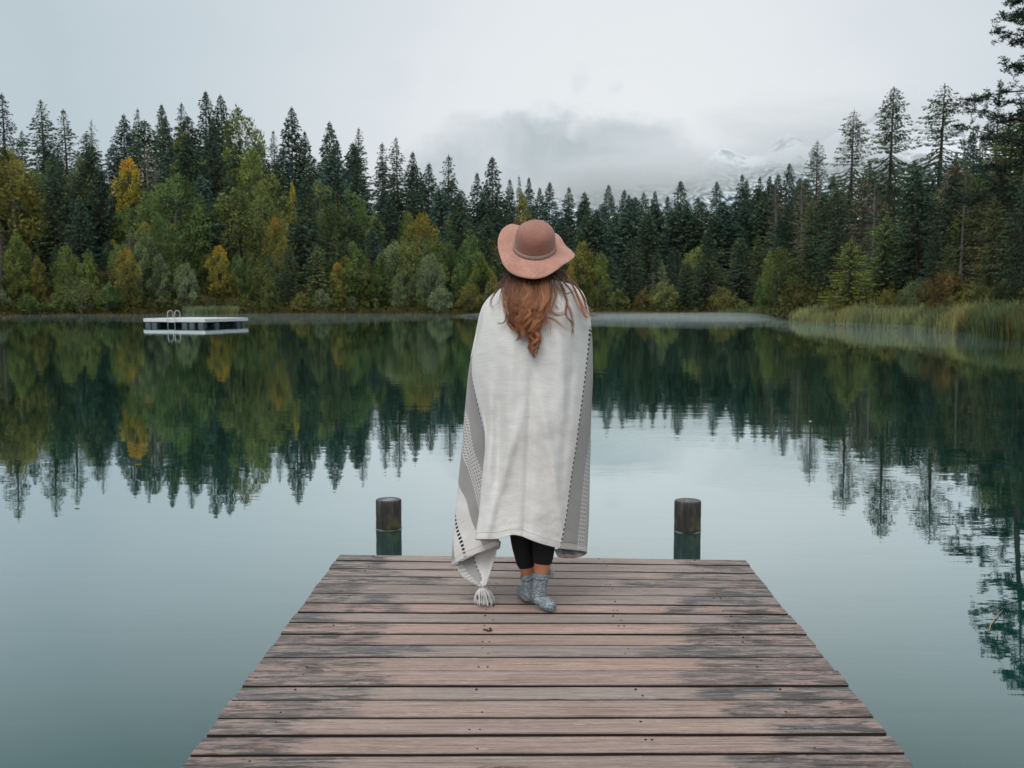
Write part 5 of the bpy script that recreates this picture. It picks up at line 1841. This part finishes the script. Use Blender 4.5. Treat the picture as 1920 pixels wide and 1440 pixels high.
# ------------------------------------------------------------------ mist lying on the far water
def build_mist(name, poly, h, dens, label):
    """a low lens of mist: polygon in (image column, depth) pairs, thin at its edge"""
    pts = []
    n = len(poly)
    for i in range(n):
        for k in range(6):
            t = k / 6
            p0, p1, p2, p3 = (np.array(poly[(i + m - 1) % n], float) for m in range(4))
            q = .5 * ((2 * p1) + (p2 - p0) * t + (2 * p0 - 5 * p1 + 4 * p2 - p3) * t * t + (3 * p1 - p0 - 3 * p2 + p3) * t ** 3)
            pts.append(Vector(((q[0] - 960) / 1920 * q[1], q[1], 0)))
    c = sum(pts, Vector()) / len(pts)
    vs, fs = [], []
    rings = [(1.0, .03), (.93, .35), (.8, .62), (.55, .88), (.25, 1.0)]
    m = len(pts)
    for s, hh in rings:
        for p in pts:
            v = c.lerp(p, s)
            vs.append((v.x, v.y, .02 + h * hh * (.75 + .5 * noise.noise(Vector((v.x * .12, v.y * .12, 2))))))
    for i in range(len(rings) - 1):
        for j in range(m):
            j2 = (j + 1) % m
            fs.append((i * m + j, i * m + j2, (i + 1) * m + j2, (i + 1) * m + j))
    fs.append(tuple((len(rings) - 1) * m + j for j in range(m)))
    b = len(vs)
    for p in pts: vs.append((p.x, p.y, .01))
    for j in range(m):
        j2 = (j + 1) % m
        fs.append((b + j, b + j2, j2, j))
    fs.append(tuple(b + j for j in range(m - 1, -1, -1)))
    mt, nt, out = mat('mist_air')
    nb = N(nt)
    v = nb.n('ShaderNodeVolumePrincipled')
    v.inputs['Color'].default_value = (.93, .96, .97, 1)
    v.inputs['Density'].default_value = dens
    v.inputs['Anisotropy'].default_value = .2
    nt.links.new(v.outputs[0], out.inputs['Volume'])
    o = obj(name, (vs, fs), mt)
    tag(o, label, 'mist', kind='stuff')


build_mist('mist', [(860, 90), (1000, 70), (1150, 64), (1330, 64), (1450, 66), (1490, 78), (1470, 100), (1380, 109), (1200, 111), (1000, 112), (880, 110)], .55, .012, 'white mist band lying on the water before the far shore')
build_mist('mist', [(-100, 80), (100, 84), (300, 74), (560, 70), (760, 76), (900, 90), (850, 108), (600, 107), (350, 104), (100, 100), (-80, 98)], .40, .004, 'thin mist on the water round the swimming raft')
build_mist('mist', [(1090, 88), (1180, 80), (1300, 82), (1440, 84), (1470, 92), (1400, 104), (1250, 108), (1120, 104)], .45, .014, 'denser mist streak in front of the far shore right of the woman')
build_mist('mist', [(1430, 60), (1560, 46), (1700, 38), (1850, 34), (1930, 36), (1850, 43), (1790, 48), (1700, 56), (1600, 61), (1500, 70), (1450, 74)], .40, .009, 'faint mist on the water in front of the reed bank')


def build_cloud(px, py, hw, hh, Y, thick, dens, seed, label):
    """a soft bank of low cloud hanging before the mountain; its density fades out unevenly towards the rim"""
    c = P(px, py, Y)
    g = Geo()
    nu, nv = 24, 14
    vs, fs = [], []
    for i in range(nv + 1):
        v = -math.pi / 2 + math.pi * i / nv
        for j in range(nu):
            u = 2 * math.pi * j / nu
            vs.append((math.cos(v) * math.cos(u), math.cos(v) * math.sin(u), math.sin(v)))
    for i in range(nv):
        for j in range(nu):
            j2 = (j + 1) % nu
            fs.append((i * nu + j, i * nu + j2, (i + 1) * nu + j2, (i + 1) * nu + j))
    mt, nt, out = mat('cloud_air')
    nb = N(nt)
    tc = nb.n('ShaderNodeTexCoord').outputs['Object']
    r_ = nb.n('ShaderNodeVectorMath', operation='LENGTH', ins={0: tc}).outputs['Value']
    n1 = nb.noise(nb.mapping(tc, (2.6, 1.2, 1.9), (seed, 0, 0)), 1.0, 5, .58, .4)
    d = nb.math('ADD', nb.math('SUBTRACT', .72, r_), nb.math('MULTIPLY', nb.math('SUBTRACT', n1, .5), 1.5))
    edge = nb.math('SUBTRACT', 1.0, nb.step(r_, .75, .98))
    d = nb.math('MULTIPLY', nb.math('MULTIPLY', nb.step(d, -.05, .6), edge), dens)
    v = nb.n('ShaderNodeVolumePrincipled')
    v.inputs['Color'].default_value = (.975, .985, .99, 1)
    nb.put(v.inputs['Density'], d)
    v.inputs['Anisotropy'].default_value = .15
    nt.links.new(v.outputs[0], out.inputs['Volume'])
    o = obj('low_cloud', (vs, fs), mt)
    o.location = c
    o.scale = (hw / 1920 * Y, thick, hh / 1920 * Y)
    tag(o, label, 'cloud', kind='stuff')


build_cloud(1170, 342, 345, 82, 1350, 130, .024, 2.0, 'grey cloud bank hanging over the forest and hiding the mountain foot')
build_cloud(1545, 268, 480, 135, 1420, 80, .018, 11.0, 'thin white cloud veil over the snowy peaks')

# ------------------------------------------------------------------ labels for the forest trees
ORD = ['first', 'second', 'third', 'fourth', 'fifth', 'sixth', 'seventh', 'eighth', 'ninth', 'tenth', 'eleventh', 'twelfth', 'thirteenth', 'fourteenth', 'fifteenth']


def zone(px):
    for lim, nm in ((0, 'at the left picture edge'), (135, 'far left of the raft'), (271, 'just left of the raft'), (368, 'above the raft ladder side'), (465, 'above the raft right half'), (580, 'just right of the raft'), (700, 'left of the left post'), (760, 'above the left post'), (870, 'right of the left post'), (1000, 'behind the hat'), (1110, 'behind the right shoulder'), (1190, 'just right of the woman'), (1268, 'left of the right post'), (1330, 'above the right post'), (1420, 'right of the right post'), (1480, 'at the reed bank tip'), (1560, 'left of the young pines'), (1700, 'behind the young pines'), (1800, 'behind the rusty bush'), (1900, 'above the dark reeds'), (9999, 'at the right picture edge')):
        if px <= lim: return nm


def row_name(o):
    return 'at the waterline' if o < 4.5 else 'second row' if o < 9.5 else 'on the lower slope' if o < 16 else 'mid slope' if o < 24 else 'on the upper slope' if o < 33 else 'near the crest' if o < 48 else 'on the skyline'


KN = {'spruce_tree': 'spruce', 'broadleaf_tree': 'leafy tree', 'pine_tree': 'pine', 'bare_tree': 'thin dying spruce', 'shrub': 'bush'}
GN = {'spruce_tree': 'spruces of the lakeside forest', 'broadleaf_tree': 'leafy trees of the lakeside forest', 'pine_tree': 'pines on the right bank', 'bare_tree': 'dying spruces of the lakeside forest', 'shrub': 'bushes along the shore'}
classes = {}
for t in TREES:
    if t['root'] is None: continue
    t['root']['group'] = GN[t['kind']]
    if t['label']:
        t['root']['label'] = t['label']; continue
    classes.setdefault((t['tint'], KN[t['kind']], row_name(t['row']), zone(t['px'])), []).append(t)
for (tint, kn, rn, zn), L in classes.items():
    L.sort(key=lambda t: t['px'])
    for i, t in enumerate(L):
        t['root']['label'] = f'{tint} {kn} {rn} {zn}' if len(L) == 1 else f'{ORD[i]} {tint} {kn} from left, {rn} {zn}'

# ------------------------------------------------------------------ sky, sun
SUN_EL, SUN_AZ = 52.0, 200.0     # azimuth clockwise from +Y: behind the camera, a little to the left


def build_world():
    w = bpy.data.worlds.new('World')
    SC.world = w
    w.use_nodes = True
    nt = w.node_tree
    nt.nodes.clear()
    b = N(nt)
    out = nt.nodes.new('ShaderNodeOutputWorld')
    bg = nt.nodes.new('ShaderNodeBackground')
    sky = nt.nodes.new('ShaderNodeTexSky')
    sky.sky_type = 'NISHITA'
    sky.sun_disc = False
    sky.sun_elevation = rad(SUN_EL)
    sky.sun_rotation = rad(SUN_AZ)
    sky.air_density = 1.0
    sky.dust_density = 3.0
    d = b.n('ShaderNodeTexCoord').outputs['Generated']

    def direction(px, py):
        v = Vector(ray(px, py)); v.normalize()
        return tuple(v)

    def ang(px, py):
        dt = b.n('ShaderNodeVectorMath', operation='DOT_PRODUCT', ins={0: d, 1: direction(px, py)}).outputs['Value']
        return b.math('ARCCOSINE', b.math('MINIMUM', dt, .99999))
    a = b.math('DIVIDE', ang(1180, 215), math.pi)
    n_big = b.noise(b.mapping(d, (2.2, 2.2, 6)), 1.0, 4, .55, .3)
    a2 = b.math('ADD', a, b.math('MULTIPLY', b.math('SUBTRACT', n_big, .5), .05))
    over = b.ramp(a2, [(0.0, (.755, .785, .80)), (.05, (.725, .76, .78)), (.10, (.60, .665, .70)), (.165, (.46, .545, .59)), (.30, (.52, .60, .64)), (.55, (.72, .80, .84)), (1.0, (.86, .93, .97))])
    # the grey cloud bank over the far ridge: an uneven dome with a flat base
    sp = b.n('ShaderNodeSeparateXYZ', ins={0: d})
    sx = b.math('DIVIDE', sp.outputs[0], b.math('MAXIMUM', sp.outputs[1], .05))
    sz = b.math('DIVIDE', sp.outputs[2], b.math('MAXIMUM', sp.outputs[1], .05))
    wob = b.noise(b.mapping(d, (7, 7, 11)), 1.0, 5, .55, .4)
    wob2 = b.noise(b.mapping(d, (22, 22, 34)), 1.0, 5, .6, .3)
    ctr = (1045 - 960) / 1920
    q = b.math('DIVIDE', b.math('SUBTRACT', sx, ctr), .195)
    dome = b.math('SUBTRACT', .188, b.math('MULTIPLY', b.math('MULTIPLY', q, q), .095))
    dome = b.math('ADD', dome, b.math('MULTIPLY', b.math('SUBTRACT', wob, .5), .085))
    dome = b.math('ADD', dome, b.math('MULTIPLY', b.math('SUBTRACT', wob2, .5), .055))
    cm = b.math('MULTIPLY', b.step(b.math('SUBTRACT', dome, sz), -.010, .026), b.step(sp.outputs[1], .1, .3))
    ccol = b.mix(b.step(wob, .3, .7), (.36, .43, .465), (.56, .615, .64))
    over = b.mix(b.math('MULTIPLY', cm, .85), over, ccol)
    # two small smudges and soft streaks
    for (px, py, r, s) in ((1092, 157, .013, .55), (1152, 160, .011, .4), (850, 140, .03, .2), (745, 152, .03, .2)):
        e = b.math('ADD', ang(px, py), b.math('MULTIPLY', b.math('SUBTRACT', wob2, .5), .045))
        over = b.mix(b.math('MULTIPLY', b.math('SUBTRACT', 1.0, b.step(e, -r * .6, r * 1.25)), s), over, (.53, .605, .64))
    st = b.noise(b.mapping(d, (3.5, 3.5, 20)), 1.0, 4, .5, .6)
    over = b.mix(b.math('MULTIPLY', b.step(st, .5, .75), .14), over, (.60, .66, .70))
    over = b.mix(1.0, over, (11.3, 11.2, 11.2), 'MULTIPLY')
    mx = b.mix(.94, sky.outputs[0], over)
    nt.links.new(mx, bg.inputs[0])
    bg.inputs[1].default_value = .1
    nt.links.new(bg.outputs[0], out.inputs[0])


build_world()
sl = bpy.data.lights.new('sun', 'SUN')
sl.energy = 1.35
sl.angle = rad(35)
sl.color = (1.0, .98, .95)
so = bpy.data.objects.new('sun', sl)
COL.objects.link(so)
sd = Vector((math.sin(rad(SUN_AZ)) * math.cos(rad(SUN_EL)), math.cos(rad(SUN_AZ)) * math.cos(rad(SUN_EL)), math.sin(rad(SUN_EL))))
so.rotation_euler = (-sd).to_track_quat('-Z', 'Y').to_euler()

# ------------------------------------------------------------------ camera, render settings
cd = bpy.data.cameras.new('camera')
cd.sensor_width = 36
cd.lens = 36
cd.clip_start = .05
cd.clip_end = 20000
cd.dof.use_dof = True
cd.dof.focus_distance = 4.5
cd.dof.aperture_fstop = 7.0
co = bpy.data.objects.new('camera', cd)
COL.objects.link(co)
co.location = (0, 0, CAM_Z)
co.rotation_euler = (math.pi / 2 - TH, 0, 0)
SC.camera = co
SC.view_settings.view_transform = 'Standard'
SC.view_settings.look = 'None'
SC.view_settings.gamma = 1
SC.view_settings.exposure = 0
cy = SC.cycles
cy.use_denoising = True
try:
    cy.denoiser = 'OPENIMAGEDENOISE'
    cy.denoising_input_passes = 'RGB_ALBEDO_NORMAL'
    cy.denoising_prefilter = 'ACCURATE'
except Exception:
    pass
cy.max_bounces = 6
cy.diffuse_bounces = 3
cy.glossy_bounces = 3
cy.transmission_bounces = 3
cy.volume_bounces = 3
cy.volume_max_steps = 64
cy.transparent_max_bounces = 8
cy.caustics_reflective = False
cy.caustics_refractive = False
cy.use_adaptive_sampling = True
cy.adaptive_threshold = .02
